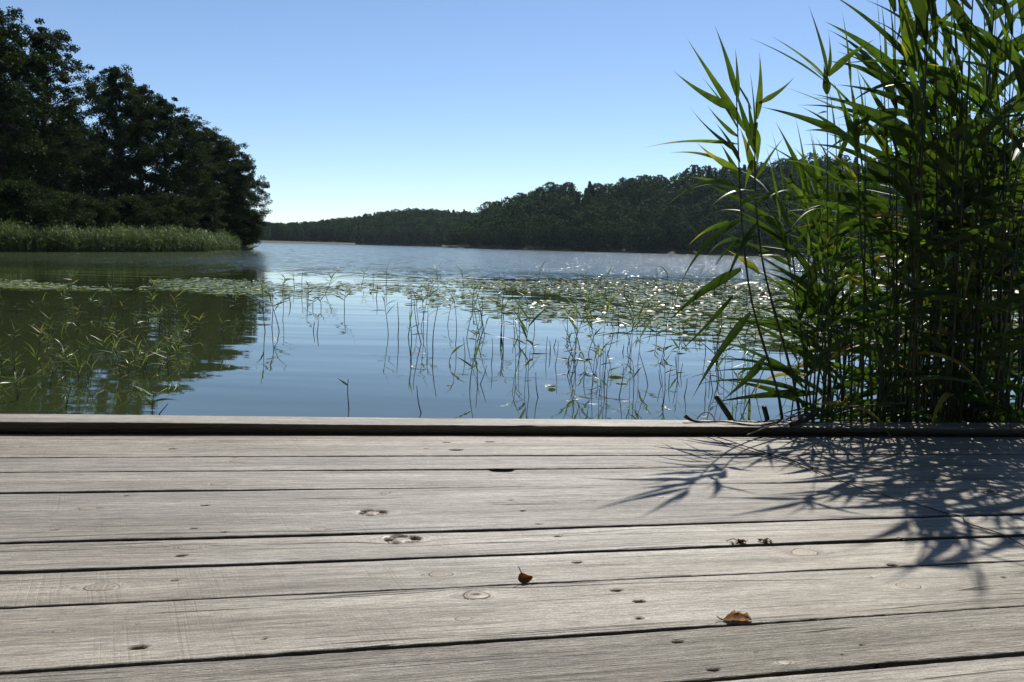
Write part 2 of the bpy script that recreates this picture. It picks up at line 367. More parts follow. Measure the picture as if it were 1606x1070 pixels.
# left peninsula: the water line follows the foot of the reed bed
SHORE = [(-700, 395), (-400, 395), (-200, 395), (0, 395.5), (120, 395.5), (240, 395.5), (330, 395), (375, 393.5), (397, 391)]
shore_pts = [at_z(a, b) for a, b in SHORE]
def shore_at(px):
    xs = [a for a, _ in SHORE]; X = np.interp(px, xs, [p.x for p in shore_pts]); Y = np.interp(px, xs, [p.y for p in shore_pts]); return X, Y
m = MB(); V = []; pxs = list(range(-700, 398, 10)); offs = [(-1, -.4), (0.5, .02), (3, .2), (8, .45), (20, .7), (60, 1.0), (120, .9)]
for px in pxs:
    X, Y = shore_at(px); e = min(1, max(.06, (400-px)/120.))
    for q, z in offs:
        V.append((X-q*.75*e - max(0, q-20)*.5, Y+q*(.7+.3*e)*(e if q > 8 else 1), z))
n = len(offs); m.add(V, [[i*n+j, (i+1)*n+j, (i+1)*n+j+1, i*n+j+1] for i in range(len(pxs)-1) for j in range(n-1)])
tag(m.build('peninsula', M_land), label='low wooded ground behind the left reed bed', kind='structure')

# ------------------------------------------------------------------ foliage helpers
def leaf_cloud(mb, C, rad, n, size, r, tint=(.2, .8), flat=.65, mi=0, upbias=.5):
    """n small leaf faces around every centre in C"""
    C = np.asarray(C, float); K = len(C)
    if K == 0: return
    rad = np.broadcast_to(np.asarray(rad, float), (K,))
    P = r.normal(0, 1, (K, n, 3)); P /= np.linalg.norm(P, axis=2, keepdims=True)+1e-9
    P *= (r.random((K, n, 1))**.5)
    P[:, :, 2] *= flat
    P = P*rad[:, None, None] + C[:, None, :]
    P = P.reshape(-1, 3); N = len(P)
    nrm = r.normal(0, 1, (N, 3)); nrm[:, 2] += upbias; nrm /= np.linalg.norm(nrm, axis=1, keepdims=True)
    a = np.cross(nrm, r.normal(0, 1, (N, 3))); a /= np.linalg.norm(a, axis=1, keepdims=True)+1e-9
    b = np.cross(nrm, a)
    s = size*(.6+.8*r.random((N, 1)))
    V = np.stack([P-a*s*.62, P-b*s*.36+a*s*.05, P+a*s*.62, P+b*s*.36+a*s*.05], 1).reshape(-1, 3)
    F = np.arange(N*4).reshape(N, 4)
    t = np.repeat(tint[0]+(tint[1]-tint[0])*np.clip(np.repeat(r.random(K), n)*.6+r.random(N)*.4, 0, 1), 4)
    mb.add(V, F, t, mi)

def broad_tree(H, R, seed, nb=44, low=.08, leaf=.17, per=34, dens=1.0, shape=.72, open_=0.0):
    """trunk mesh + crown mesh of a lakeside alder"""
    r = rng(seed); tr = MB(); cr = MB()
    bend = r.normal(0, .02*H, (2,)); ts = np.linspace(0, 1, 14)
    trunk = np.stack([bend[0]*ts**2+.15*np.sin(ts*5+seed), bend[1]*ts**2+.15*np.cos(ts*4+seed)-.15, ts*H*.96], 1)
    trunk[:, :2] -= trunk[0, :2]
    tr.tube(trunk, .018*H*(1-ts)**.8+.03, 8)
    cs = []; rs = []
    for i in range(nb):
        t = low + (1-low)*((i+.5)/nb)**.9; az = i*2.39996+r.normal(0, .35)
        env = math.sin(math.pi*min(1, (t*.86+.10)))**shape
        L = R*env*r.uniform(.72, 1.06)+.25
        if open_ and r.random() < open_: L *= .45
        p0 = np.array([np.interp(t*.96, ts*.96, trunk[:, 0]), np.interp(t*.96, ts*.96, trunk[:, 1]), t*H*.93])
        rise = r.uniform(.15, .5)+.5*t; q = np.linspace(0, 1, 6)
        d = np.array([math.cos(az), math.sin(az), 0.])
        pts = p0 + np.outer(q, d*L) + np.outer(q*rise*L-.35*rise*L*q*q*(1.4-t), [0, 0, 1]) + np.outer(np.sin(q*4+i), np.array([-d[1], d[0], 0])*.12*L*.3)
        tr.tube(pts, (.0065*H*(1-t*.7))*(1-q*.85)+.006, 4, cap=False)
        ncl = max(3, int(L*2.3*dens))
        for s in r.uniform(.22, 1.0, ncl):
            c = np.array([np.interp(s, q, pts[:, a]) for a in range(3)])
            sp = .30*L*(1.1-s)+.22
            off = r.normal(0, 1, 3)*[sp, sp, sp*.55]
            e = c+off; cs.append(e); rs.append(r.uniform(.4, .85)*(.75+.35*(1-t)))
            if r.random() < .4: tr.tube([c, (c+e)/2+[0, 0, .05], e], [.018, .012, .006], 3, cap=False)
    top = trunk[-1]
    for _ in range(46):
        f = r.random(); cs.append(trunk[-1]*(1-.26*f)+r.normal(0, 1, 3)*[.25+.9*f, .25+.9*f, .25]+[0, 0, .1]); rs.append(r.uniform(.3, .6))
    leaf_cloud(cr, cs, rs, per, leaf, r)
    return tr, cr

# left grove: (px, distance, top y in the photo, variant, radius factor)
variants = []
for i, (H, R, sd_, nb, low, op) in enumerate([(18, 4.6, 11, 60, .10, .10), (17, 4.2, 23, 56, .12, .22), (15, 4.0, 37, 58, .05, .05), (11, 3.4, 51, 48, .03, 0), (6, 3.0, 71, 34, .03, 0)]):
    tr, cr = broad_tree(H, R, sd_, nb=nb, low=low, open_=op, per=105 if i < 2 else 115, leaf=.14)
    variants.append((H, tr.mesh('trunk', M_bark), cr.mesh('crown', M_tree)))
def place_tree(name, px, d, topy, var, wide, label, cat, group, z0=.5, rz=0.):
    H, tm, cm = variants[var]
    hh = (hor(px)-topy)/FPX*d + CAMZ - z0
    s = hh/H; x, y = bear(px, d)
    e = empty(name, (x, y, z0), rz); e.scale = (s*wide, s*wide, s)
    tag(e, label, cat, group)
    for nm, me in (('trunk', tm), ('crown', cm)):
        o = bpy.data.objects.new(nm, me); COL.objects.link(o); o.parent = e
    return e
G1 = 'dark alder trees behind the left reed bed'
grove = [
 ('lakeside_tree', -150, 58, -20, 0, 1.15, 'tall dark alder beyond the left edge of the picture'),
 ('lakeside_tree', -60, 57, -10, 2, 1.1, 'tall dark alder whose right side fills the upper left corner'),
 ('lakeside_tree', 8, 60, 18, 1, 1.0, 'leftmost tall dark tree with a pointed top'),
 ('lakeside_tree', 72, 64, 50, 0, 1.05, 'tall loose-crowned tree with sky showing between its branches'),
 ('lakeside_tree', 112, 70, 165, 1, .8, 'narrower dark tree right of the tall loose-crowned one'),
 ('lakeside_tree', 184, 72, 112, 2, .85, 'dense dark tree with a blunt top, next after the gap of sky'),
 ('lakeside_tree', 225, 75, 140, 0, .95, 'dense dark tree a little lower than the blunt-topped one'),
 ('lakeside_tree', 262, 77, 160, 2, 1.0, 'dense dark tree at the middle of the sloping treetop line'),
 ('lakeside_tree', 298, 79, 182, 0, 1.05, 'fifth lowest dark tree on the sloping treetop line'),
 ('lakeside_tree', 325, 86, 204, 2, 1.15, 'rounded dark tree third from the tip of the grove'),
 ('lakeside_tree', 352, 88, 222, 3, 1.05, 'rounded dark tree second from the tip of the grove'),
 ('lakeside_tree', 379, 90, 252, 3, 1.0, 'lowest tree at the tip of the grove with sunlit right edge'),
 ('lakeside_tree', 150, 86, 215, 2, 1.3, 'shaded tree standing behind the gap in the grove'),
 ('lakeside_tree', 30, 80, 150, 2, 1.5, 'shaded tree behind the two tallest alders'),
 ('lakeside_tree', 90, 90, 190, 0, 1.6, 'low shaded tree behind the loose-crowned alder'),
]
for i, (nm, px, d, ty, va, wd, lb) in enumerate(grove):
    place_tree(nm, px, d, ty, va, wd, lb, 'tree', G1, .45, i*1.7)
bushes = [(-30, 53, 300, 'broad bush at the left edge behind the reeds'), (35, 55, 290, 'broad light-flecked bush below the tallest trees'), (95, 58, 306, 'rounded bush right of the broad light-flecked bush'),
          (150, 64, 318, 'low dark bush behind the reeds below the gap of sky'), (205, 68, 312, 'dark bush under the blunt-topped tree'), (260, 72, 308, 'dark bush under the middle of the grove'),
          (310, 82, 312, 'dark bush under the falling treetop line'), (340, 86, 318, 'small dark bush near the grove tip'), (378, 90, 330, 'small bush at the very tip of the grove')]
for i, (px, d, ty, lb) in enumerate(bushes):
    place_tree('shore_bush', px, d, ty, 4, 1.25, lb, 'bush', 'bushes at the foot of the left grove', .4, i*2.1)

# reed bed in front of the grove: nobody could count it
def reed_bed():
    mb = MB(); r = rng(99); N = 15000
    px = r.uniform(-420, 398, N); q = r.uniform(0, 1, N)**1.2*6.5
    X = np.array([shore_at(a)[0] for a in px]); Y = np.array([shore_at(a)[1] for a in px])
    e = np.clip((402-px)/60., .12, 1)
    X = X - q*.4*e; Y = Y + q*e
    hb = np.interp(px, [-420, 0, 60, 150, 240, 300, 350, 398], [1.9, 2.0, 1.85, 2.0, 2.25, 2.35, 2.1, 1.1])*(.84+.10*np.sin(px*.11)*np.sin(px*.037+1)+.07*np.sin(px*.31+q)+.05*np.sin(px*.83))
    h = hb*r.uniform(.55, 1.12, N)
    lean = r.normal(0, .10, (N, 2)) + [-.04, 0]
    # stalks
    B = np.stack([X, Y, np.full(N, -.05)], 1); T = B + np.stack([lean[:, 0]*h, lean[:, 1]*h, h], 1)
    az = r.uniform(0, 2*np.pi, N); s = np.stack([np.cos(az), np.sin(az), 0*az], 1)*.012
    V = np.stack([B-s, B+s, T+s*.3, T-s*.3], 1).reshape(-1, 3)
    tt = r.random(N)
    mb.add(V, np.arange(N*4).reshape(N, 4), np.repeat(tt*.5, 4))
    for k in range(7):
        f = .18+.8*(k+r.random(N))/7; P = B + (T-B)*f[:, None]
        a = r.uniform(0, 2*np.pi, N); L = r.uniform(.28, .5, N); el = r.uniform(.3, 1.2, N)
        D = np.stack([np.cos(a)*np.cos(el), np.sin(a)*np.cos(el), np.sin(el)], 1)
        D2 = D.copy(); D2[:, 2] -= .9; sd_ = np.cross(D, [0, 0, 1.]); sd_ /= np.linalg.norm(sd_, axis=1, keepdims=True)
        wd = .022; M1 = P + D*L[:, None]*.5; E = M1 + D2*L[:, None]*.45
        V = np.stack([P, M1-sd_*wd, E, M1+sd_*wd], 1).reshape(-1, 3)
        mb.add(V, np.arange(N*4).reshape(N, 4), np.repeat(np.clip(tt*.5+r.random(N)*.5, 0, 1), 4))
    return tag(mb.build('reed_bed', M_bed, smooth=False), 'dense band of green reeds along the left shore below the dark trees', 'reed bed', kind='stuff')
reed_bed()

# forest on the hills
def hill_tree_arrays(H, R, seed, n, size, conifer=False):
    r = rng(seed); mb = MB()
    if conifer:
        t = r.random(n)**.8; env = (1-t)*R+.15
    else:
        t = 1-r.random(n)**.8*.95; env = R*np.sqrt(np.clip(1-((t-.42)/.58)**2*(t > .42), 0, 1))*np.clip(.6+t, 0, 1)
    az = r.uniform(0, 2*np.pi, n); lump = 1+.22*np.sin(az*3+seed)+.18*np.sin(az*5+t*9)+.12*np.sin(t*17+az)
    rad = env*lump*r.uniform(.35, 1.0, n)**.5
    C = np.stack([np.cos(az)*rad, np.sin(az)*rad, H*(.05+.93*t)], 1)
    leaf_cloud(mb, C, .45, 2, size, r, flat=.8, upbias=1.6)
    V = np.concatenate(mb.v); return V, np.concatenate(mb.t)
proto = []
for i, (con, n) in enumerate([(False, 520), (False, 560), (False, 480), (True, 380), (False, 520)]):
    V, T = hill_tree_arrays(14, (5.0, 6.0, 4.4, 2.9, 5.4)[i], 200+i, n+260, .85, con); proto.append((V, T))
def hill_tree_mesh(i):
    mb = MB(); V, T = proto[i]; mb.add(V, np.arange(len(V)).reshape(-1, 4), T, 0)
    r = rng(i); z = np.linspace(0, 12.5, 6); mb.tube(np.stack([.2*np.sin(z*.3), .1*z*0, z], 1), .22*(1-z/13.5), 5, .3, 1)
    for q in range(7):
        a = q*2.4; zz = 3+q*1.2; mb.tube([(0, 0, zz), (math.cos(a)*1.2, math.sin(a)*1.2, zz+.8), (math.cos(a)*2.2, math.sin(a)*2.2, zz+1.2)], [.08, .05, .02], 3, .3, 1, cap=False)
    return mb.mesh('hillside_tree', [M_far, M_bark])
hmesh = [hill_tree_mesh(i) for i in range(5)]
r = rng(321); cand = []
tries = 0
while len(cand) < 620 and tries < 60000:
    tries += 1
    px = r.uniform(700, 1760); sh = right_shore(px)+3*math.sin(px*.07)+2*math.sin(px*.19); q = 3+ r.random()**1.15*140
    x, y = bear(px, sh+q)
    if all((x-c[0])**2+(y-c[1])**2 > 4.4**2 for c in cand):
        z = hill(px, sh+q, sh, right_top, 120, TREE_R)
        cand.append((x, y, z, px, q, r.random()))
cand.sort(key=lambda c: c[1])
GH = 'forest trees on the right-hand hillside'
def hl(px, q, con):
    a = 'pointed conifer' if con else 'rounded broadleaf tree'
    b = 'at the water edge' if q < 14 else 'part way up' if q < 70 else 'near the crest'
    c = 'left end of the hill' if px < 790 else 'hillside left of the tall reeds' if px < 1080 else 'hillside behind the tall reeds'
    return a+' '+b+', '+c
rest = []
for i, (x, y, z, px, q, u) in enumerate(cand):
    v = 3 if (u < .13 and q > 30) else int(u*97) % 5
    if v == 3 and q < 30: v = 1
    s = (.80+.45*((u*13.7) % 1))*(1.0 if q > 12 else .85); rzz = u*40
    if px < 760: s *= .72
    if i < 300:
        o = bpy.data.objects.new('hillside_tree', hmesh[v]); COL.objects.link(o)
        o.location = (x, y, z); o.rotation_euler = (0, 0, rzz); o.scale = (s*1.05, s*1.05, s)
        tag(o, hl(px, q, v == 3), 'tree', GH)
    else: rest.append((x, y, z, s, rzz, v))
def forest(name, items, label):
    mb = MB()
    for x, y, z, s, rz, v in items:
        V, T = proto[v]; c, sn = math.cos(rz), math.sin(rz)
        Q = np.stack([V[:, 0]*c-V[:, 1]*sn, V[:, 0]*sn+V[:, 1]*c, V[:, 2]], 1)*s + [x, y, z]
        mb.add(Q, np.arange(len(Q)).reshape(-1, 4), np.clip(T+((s*7.3) % 1-.5)*.5, 0, 1))
    return tag(mb.build(name, M_far, smooth=False), label, 'forest', kind='stuff')
forest('forest', rest, 'mass of further trees covering the upper right hillside')
items = []
r = rng(77); pts = []
for _ in range(30000):
    if len(items) >= 900: break
    px = r.uniform(330, 780); q = 3+r.random()*130; sh = far_shore(px); x, y = bear(px, sh+q)
    if all((x-c[0])**2+(y-c[1])**2 > 4.6**2 for c in pts):
        pts.append((x, y)); z = hill(px, sh+q, sh, far_top, 110, TREE_FAR)
        items.append((x, y, z, r.uniform(.72, 1.02), r.random()*6, 3 if r.random() < .45 else int(r.integers(0, 3))))
r2 = rng(78)
for _ in range(260):
    px = r2.uniform(-850, 330); q = 3+r2.random()*120; sh = far_shore(px); x, y = bear(px, sh+q)
    items.append((x, y, hill(px, sh+q, sh, far_top, 110, TREE_FAR), 1.1, r2.random()*6, int(r2.integers(0, 5))))
for _ in range(300):
    px = r2.uniform(1760, 2650); q = 3+r2.random()*120; sh = right_shore(px); x, y = bear(px, sh+q)
    items.append((x, y, hill(px, sh+q, sh, right_top, 120, TREE_R), 1.1, r2.random()*6, int(r2.integers(0, 5))))
forest('forest', items, 'far-off forest on the low hill at the end of the lake')

# added unseen shore and wood behind the viewer, blocking skylight to darken the dock
m = MB(); m.add([(-60, -7, .3), (60, -7, .3), (60, -60, .9), (-60, -60, .9), (-60, -5.5, -.4), (60, -5.5, -.4)], [[0, 1, 4, 5][:0] or [0, 3, 2, 1], [0, 1, 5, 4]])
tag(m.build('bank', M_land, smooth=False), label='added unseen wooded bank behind the dock', kind='structure')
for i in range(22):
    a = math.radians(-100+200*i/21 + 5*math.sin(i*9)); d = 12+6*((i*.618) % 1)
    e = place_tree('lakeside_tree', 803, 20, 100, i % 3, 1.25, 'added unseen leafy tree behind the dock, blocking skylight', 'tree', 'added unseen trees behind the dock', .3, i*1.3)
    e.location = (math.sin(a)*d, -math.cos(a)*d-3, .3); e.scale = (1.1, 1.1, .95)
# ------------------------------------------------------------------ wooden dock
VPx, VPy = 5485, 698
ud = (F_ + R_*((VPx-803)/FPX) + U_*((535-VPy)/FPX)).normalized()
vd = Vector((-ud.y, ud.x, 0)).normalized(); nd_ = ud.cross(vd).normalized()
DECKZ = CAMZ-.60
DO = Vector((0, 0, DECKZ))
def dp(px, py, h=0.0):
    """photo pixel -> (u, v) on the dock plane raised by h"""
    d = ray(px, py); o = DO + nd_*h
    t = (o-CAM).dot(nd_)/d.dot(nd_); p = CAM+d*t - DO
    return p.dot(ud), p.dot(vd)
def dw(u, v, h=0.0): return DO + ud*u + vd*v + nd_*h
dock = empty('wooden_dock')
dock.matrix_world = Matrix(((ud.x, vd.x, nd_.x, DO.x), (ud.y, vd.y, nd_.y, DO.y), (ud.z, vd.z, nd_.z, DO.z), (0, 0, 0, 1)))
tag(dock, 'weathered grey plank dock with a low edge beam facing the lake', 'dock')
# knots: px, py, half length in px, aspect, kind ('open','ring','pale')
KN = [(583, 804, 21, 'open'), (629, 845, 27, 'open'), (746, 934, 22, 'ring'), (726, 971, 14, 'pale'), (160, 920, 28, 'pale'), (1425, 918, 20, 'pale'), (137, 797, 14, 'pale'),
      (376, 724, 15, 'pale'), (1261, 866, 22, 'pale'), (690, 900, 20, 'pale'), (345, 760, 13, 'pale'), (298, 858, 18, 'pale'), (500, 830, 13, 'pale'), (1165, 650, 9, 'pale'), (1555, 774, 16, 'open'), (1548, 755, 12, 'pale'), (604, 773, 7, 'ring'),
      (1034, 779, 7, 'ring'), (95, 990, 12, 'pale'), (1560, 700, 12, 'pale'), (40, 700, 9, 'pale'), (1230, 1040, 12, 'pale'), (1360, 904, 8, 'pale')]
MK = [(787, 736.5, 15, .35), (283, 871, 8, .3), (87, 831, 5, .35), (303, 829, 6, .3), (273, 910, 5, .4), (351, 835, 6, .3), (875, 840.5, 5, .35), (905, 881, 7, .3), (967, 926, 8, .3), (1003, 943, 9, .25), (1003, 970, 6, .35),
      (1063, 1006, 8, .35), (1119, 1050, 9, .35), (1186, 1023, 3, .5), (1352, 1012, 4, .5), (820, 801, 4, .4), (715, 706, 9, .35), (768, 693, 6, .3), (321, 792, 6, .25), (800, 784, 4, .4), (1521, 834, 4, .5), (845, 822, 5, .3), (1014, 898, 3, .5), (1376, 1042, 3, .5),
      (217, 1016, 12, .2), (212, 980, 3, .8), (1575, 905, 4, .4), (1400, 886, 8, .2), (700, 694, 5, .4), (415, 1002, 4, .5), (668, 704, 4, .5), (197, 777, 4, .4), (270, 704, 6, .2), (366, 718, 4, .4)]
knots = []
for a, b, l, kd in KN:
    u0, v0 = dp(a, b); u1, _ = dp(a+l, b); knots.append((u0, v0, abs(u1-u0), kd))
marks = []
for a, b, l, asp in MK:
    u0, v0 = dp(a, b); u1, _ = dp(a+l, b); marks.append((u0, v0, abs(u1-u0)*1.25, max(asp, .5)))
def vseam(y): return dp(803, y)[1]
# (y of seam centre, gap in metres left, gap right)
SEAM = [(715, .004, .003), (735, .009, .0035), (762.5, .014, .004), (788, .0035, .0025), (831, .012, .010), (870, .010, .009), (917, .009, .004), (1003.5, .010, .009), (1093, .012, .010)]
vedge = dp(803, 683)[1]
seams = [(vedge+.16, 0, 0)] + [(vseam(y), a*(1.1 if y < 900 else .8), b*(1.1 if y < 900 else .8)) for y, a, b in SEAM]
v_last = seams[-1][0]
for k in range(9): seams.append((v_last-.165*(k+1), .010, .010))
U0_, U1_ = -3.2, 3.4
def smooth_noise(x, seed, f, a):
    r = rng(seed); ph = r.uniform(0, 6.28, 6); fr = f*r.uniform(.5, 2.5, 6)
    return a*sum(np.sin(x*fr[i]+ph[i]) for i in range(6))/3
def plank(idx, va, ga, vb, gb, top=True, h=.038, name='plank', z0=0., fine=True, pid=None, u0=U0_, u1=U1_, parent=dock, warp=True):
    """va (far side), vb (near side); gaps are (left, right) half-widths along the board"""
    us = np.concatenate([np.arange(u0, -1.75, .03), np.arange(-1.75, 1.95, .0045 if fine else .02), np.arange(1.95, u1, .03)])
    lerp = (us-(-1.5))/3.0; lerp = np.clip(lerp, 0, 1)
    far = va - (ga[0]*(1-lerp)+ga[1]*lerp)/2 + smooth_noise(us, idx*7+1, 9, .0012) + smooth_noise(us, idx*7+5, 60, .0005)
    near = vb + (gb[0]*(1-lerp)+gb[1]*lerp)/2 + smooth_noise(us, idx*7+2, 9, .0012) + smooth_noise(us, idx*7+6, 60, .0005)
    w_ = va-vb; nv = max(8, int(w_/(.0032 if fine else .012)))
    tt = np.linspace(0, 1, nv+1)
    e = .003/w_
    tt = np.concatenate([[0, e*.35, e], tt[1:-1], [1-e, 1-e*.35, 1]])
    nU, nV = len(us), len(tt)
    VV = near[:, None]*(1-tt)[None, :] + far[:, None]*tt[None, :]
    UU = np.repeat(us[:, None], nV, 1)
    r = rng(idx+900)
    cup = r.uniform(-.0015, .0022)
    Z = cup*(4*(tt-.5)**2)[None, :]*np.ones((nU, 1)) + smooth_noise(us, idx*7+3, 1.5, .0012)[:, None]
    ed = np.minimum(tt, 1-tt)*w_
    Z -= (np.clip(1-ed/.003, 0, 1)**2*.003)[None, :]
    kn = np.full((nU, nV), 9.); mk_shade = np.zeros((nU, nV)); gv = VV.copy()
    if top:
        for (ku, kv, kr, kd) in knots:
            if kv < vb-.01 or kv > va+.01: continue
            ry = kr*(.62 if kd == 'open' else .72 if kd == 'ring' else .6)
            wob = 1+.10*np.sin(3*np.arctan2(VV-kv, UU-ku)+ku*9)
            dx = (UU-ku)/kr/wob; dy = (VV-kv)/ry/wob; d = np.sqrt(dx*dx+dy*dy); kn = np.minimum(kn, d)
            # grain streams round the knot
            ex = (UU-ku)/2.6; ey = VV-kv; rr2 = ex*ex+ey*ey; a2 = (ry*1.0)**2
            f = np.where(rr2 > a2, 1-a2/np.maximum(rr2, 1e-9), 0.)
            gv = np.where(rr2 < (ry*7)**2, gv-(1-f)*ey*np.clip(1-(rr2/(ry*7)**2), 0, 1), gv)
            if kd == 'open':
                hole = np.clip((d-.45)/.15, 0, 1)*np.clip((1.12-d)/.10, 0, 1)
                side = .35+.65*((np.sin(5*np.arctan2(dy, dx)+ku*31) > -.3) & True)
                hole = hole*np.where(dy > -.25, side, .55*side)
                Z -= hole*.008; mk_shade = np.maximum(mk_shade, np.minimum(hole*1.5, 1))
            elif kd == 'ring':
                c = np.clip(1-np.abs(d-.98)/.10, 0, 1); Z -= c*.002; mk_shade = np.maximum(mk_shade, c*.8)
                star = np.clip(1-np.sqrt((dx/.42)**2+(dy/.22)**2), 0, 1)*3; mk_shade = np.maximum(mk_shade, np.clip(star, 0, .9)); Z += .0018*np.clip(1-d, 0, 1)**.5
            else:
                c = np.clip(1-np.abs(d-.98)/.12, 0, 1); mk_shade = np.maximum(mk_shade, c*.18*(.5+.5*np.sin(ku*50+4*dx)))
                Z += .0008*np.clip(1-d, 0, 1)
        for (ku, kv, kr, asp) in marks:
            if kv < vb or kv > va: continue
            c = np.clip((1.15-np.sqrt(((UU-ku)/kr)**2+((VV-kv)/(kr*asp))**2))/.35, 0, 1)
            mk_shade = np.maximum(mk_shade, np.minimum(c*1.6, 1)); Z -= c*.003
    side_shade = np.clip((1-ed/.003), 0, 1)*.6  # board edges darkened in colour as shade along the gaps
    mk_shade = np.maximum(mk_shade, side_shade[None, :])
    # skirt
    P = np.stack([UU, VV, Z+z0], -1)
    s0 = P[:, :1].copy(); s0[:, :, 2] = z0-h; s1 = P[:, -1:].copy(); s1[:, :, 2] = z0-h
    P = np.concatenate([s0, P, s1], 1); nV += 2
    gvv = np.concatenate([gv[:, :1]-h, gv, gv[:, -1:]+h], 1)
    kn = np.concatenate([np.full((nU, 1), 9.), kn, np.full((nU, 1), 9.)], 1)
    mk_shade = np.concatenate([np.full((nU, 1), .85), mk_shade, np.full((nU, 1), .85)], 1)  # side faces, beam front included, coloured near-black as painted shade
    i = np.arange(nU-1)[:, None]*nV; j = np.arange(nV-1)[None, :]
    F = np.stack([i+j, i+nV+j, i+nV+j+1, i+j+1], -1).reshape(-1, 4)
    bot = np.stack([np.arange(nU-1)*nV, np.arange(nU-1)*nV+nV-1, np.arange(1, nU)*nV+nV-1, np.arange(1, nU)*nV], 1)
    mb = MB(); mb.add(P.reshape(-1, 3), np.concatenate([F, bot]))
    capL = np.arange(nV)[None, :]; capR = ((nU-1)*nV+np.arange(nV))[::-1][None, :]
    mb.f.append(capL[:, ::-1].astype(np.int32)); mb.m.append(np.zeros(1, np.int32)); mb.f.append(capR[:, ::-1].astype(np.int32)); mb.m.append(np.zeros(1, np.int32))
    o = mb.build(name, M_wood, parent)
    pid_ = (idx*3.77 if pid is None else pid)
    G = np.stack([np.repeat(us[:, None], nV, 1), gvv, np.full((nU, nV), pid_)], -1).astype(np.float32)
    a = o.data.attributes.new('grain', 'FLOAT_VECTOR', 'POINT'); a.data.foreach_set('vector', G.ravel())
    a = o.data.attributes.new('knot', 'FLOAT', 'POINT'); a.data.foreach_set('value', kn.astype(np.float32).ravel())
    a = o.data.attributes.new('mark', 'FLOAT', 'POINT'); a.data.foreach_set('value', mk_shade.astype(np.float32).ravel())
    a = o.data.attributes.new('rough_board', 'FLOAT', 'POINT'); a.data.foreach_set('value', np.full(nU*nV, 1.0 if idx == 9 else r.uniform(0, .4), np.float32).ravel())
    return o
for i in range(len(seams)-1):
    va, gaL, gaR = seams[i]; vb, gbL, gbR = seams[i+1]
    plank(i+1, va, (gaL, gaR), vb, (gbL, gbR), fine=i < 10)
# low edge beam
RAIL_H = .034
rail_back = dp(803, 656.5, RAIL_H)[1]
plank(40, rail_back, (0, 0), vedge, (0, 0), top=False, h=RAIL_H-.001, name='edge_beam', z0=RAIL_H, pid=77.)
for u in (-2.6, -1.3, 0.1, 1.4, 2.7):
    mb = MB(); mb.box(u-.03, u+.03, -1.9, vedge+.13, -.165, -.044); mb.build('joist', M_bark, dock, False)
mb = MB(); mb.box(U0_+.01, U1_-.01, vedge+.131, vedge+.159, -.19, -.044); mb.build('fascia_board', M_bark, dock, False)
for u in (-2.6, 0.1, 2.7):
    for v in (-.4, vedge-.05):
        mb = MB(); mb.tube([(u+.1, v, -2.6), (u+.1, v, -.165)], .07, 12); mb.build('post', M_bark, dock, True)

# ------------------------------------------------------------------ lily pads
def pad_arrays(seed, n=14):
    r = rng(seed); th = np.linspace(.22, 2*np.pi-.22, n)
    rim = 1+.05*np.sin(th*3+seed)
    zi = np.zeros(n)+.004; zo = .02*np.abs(np.sin(th*1.5+seed*1.3))*r.random()*3+.010*np.sin(th*2+seed)+.008
    zo *= r.uniform(.08, .40); zo = np.maximum(zo, .002)
    inner = np.stack([np.cos(th)*rim*.6, np.sin(th)*rim*.6, zi+zo*.12], 1); outer = np.stack([np.cos(th)*rim, np.sin(th)*rim, zo], 1)
    V = np.concatenate([[[.04, 0, .004]], inner, outer])
    Ft = [[0, 1+i, 2+i, 2+i] for i in range(n-1)]
    F3 = np.array([[0, 1+i, 2+i] for i in range(n-1)]); F4 = np.array([[1+i, 1+n+i, 2+n+i, 2+i] for i in range(n-1)])
    return V, F3, F4
pads = [pad_arrays(s) for s in range(6)]
def pad_mesh(i):
    mb = MB(); V, F3, F4 = pads[i]; mb.add(V*[.13, .13, 1], F3, .5); mb.n -= 0
    k = mb.n-len(V); mb.f.append((F4+k).astype(np.int32)); mb.m.append(np.zeros(len(F4), np.int32)); 
    return mb.mesh('lily_pad', M_pad)
padm = [pad_mesh(i) for i in range(6)]
r = rng(1234); spots = []
pad_lo = topcurve([(-250, 446), (0, 452), (120, 455), (300, 460), (410, 466), (500, 470), (620, 478), (700, 486), (800, 500), (900, 505), (1000, 515), (1080, 530), (1200, 545), (1500, 560), (1900, 580)])
pad_hi = topcurve([(-250, 436), (0, 438), (200, 438), (400, 436), (600, 436), (800, 436), (1000, 437), (1200, 440), (1500, 446), (1900, 450)])
def patch(x, y): return math.sin(x*.55+1.3)*math.sin(y*.62+x*.13)+.55*math.sin(x*1.31+y*.9)
for _ in range(110000):
    px = r.uniform(-250, 1900); hi = pad_hi(px); lo = pad_lo(px)
    Y1 = CAMZ*FPX/(hi-hor(px)); Y0 = CAMZ*FPX/(lo-hor(px)); Y = r.uniform(Y0, Y1); x, y = bear(px, Y)
    f = (Y-Y0)/(Y1-Y0)
    dens = .62+.6*patch(x, y)
    if px > 720: dens += .4*min(1, (px-720)/300)
    else: dens -= .22
    if 420 < px < 640: dens -= .25
    if px < 150: dens -= .2
    dens *= min(1, f*5+.25)*min(1, (1-f)*4+.2)
    if r.random() > dens: continue
    s = r.uniform(.42, 1.0)
    spots.append((x, y, s, r.uniform(0, 6.28)))
    if len(spots) >= 9000: break
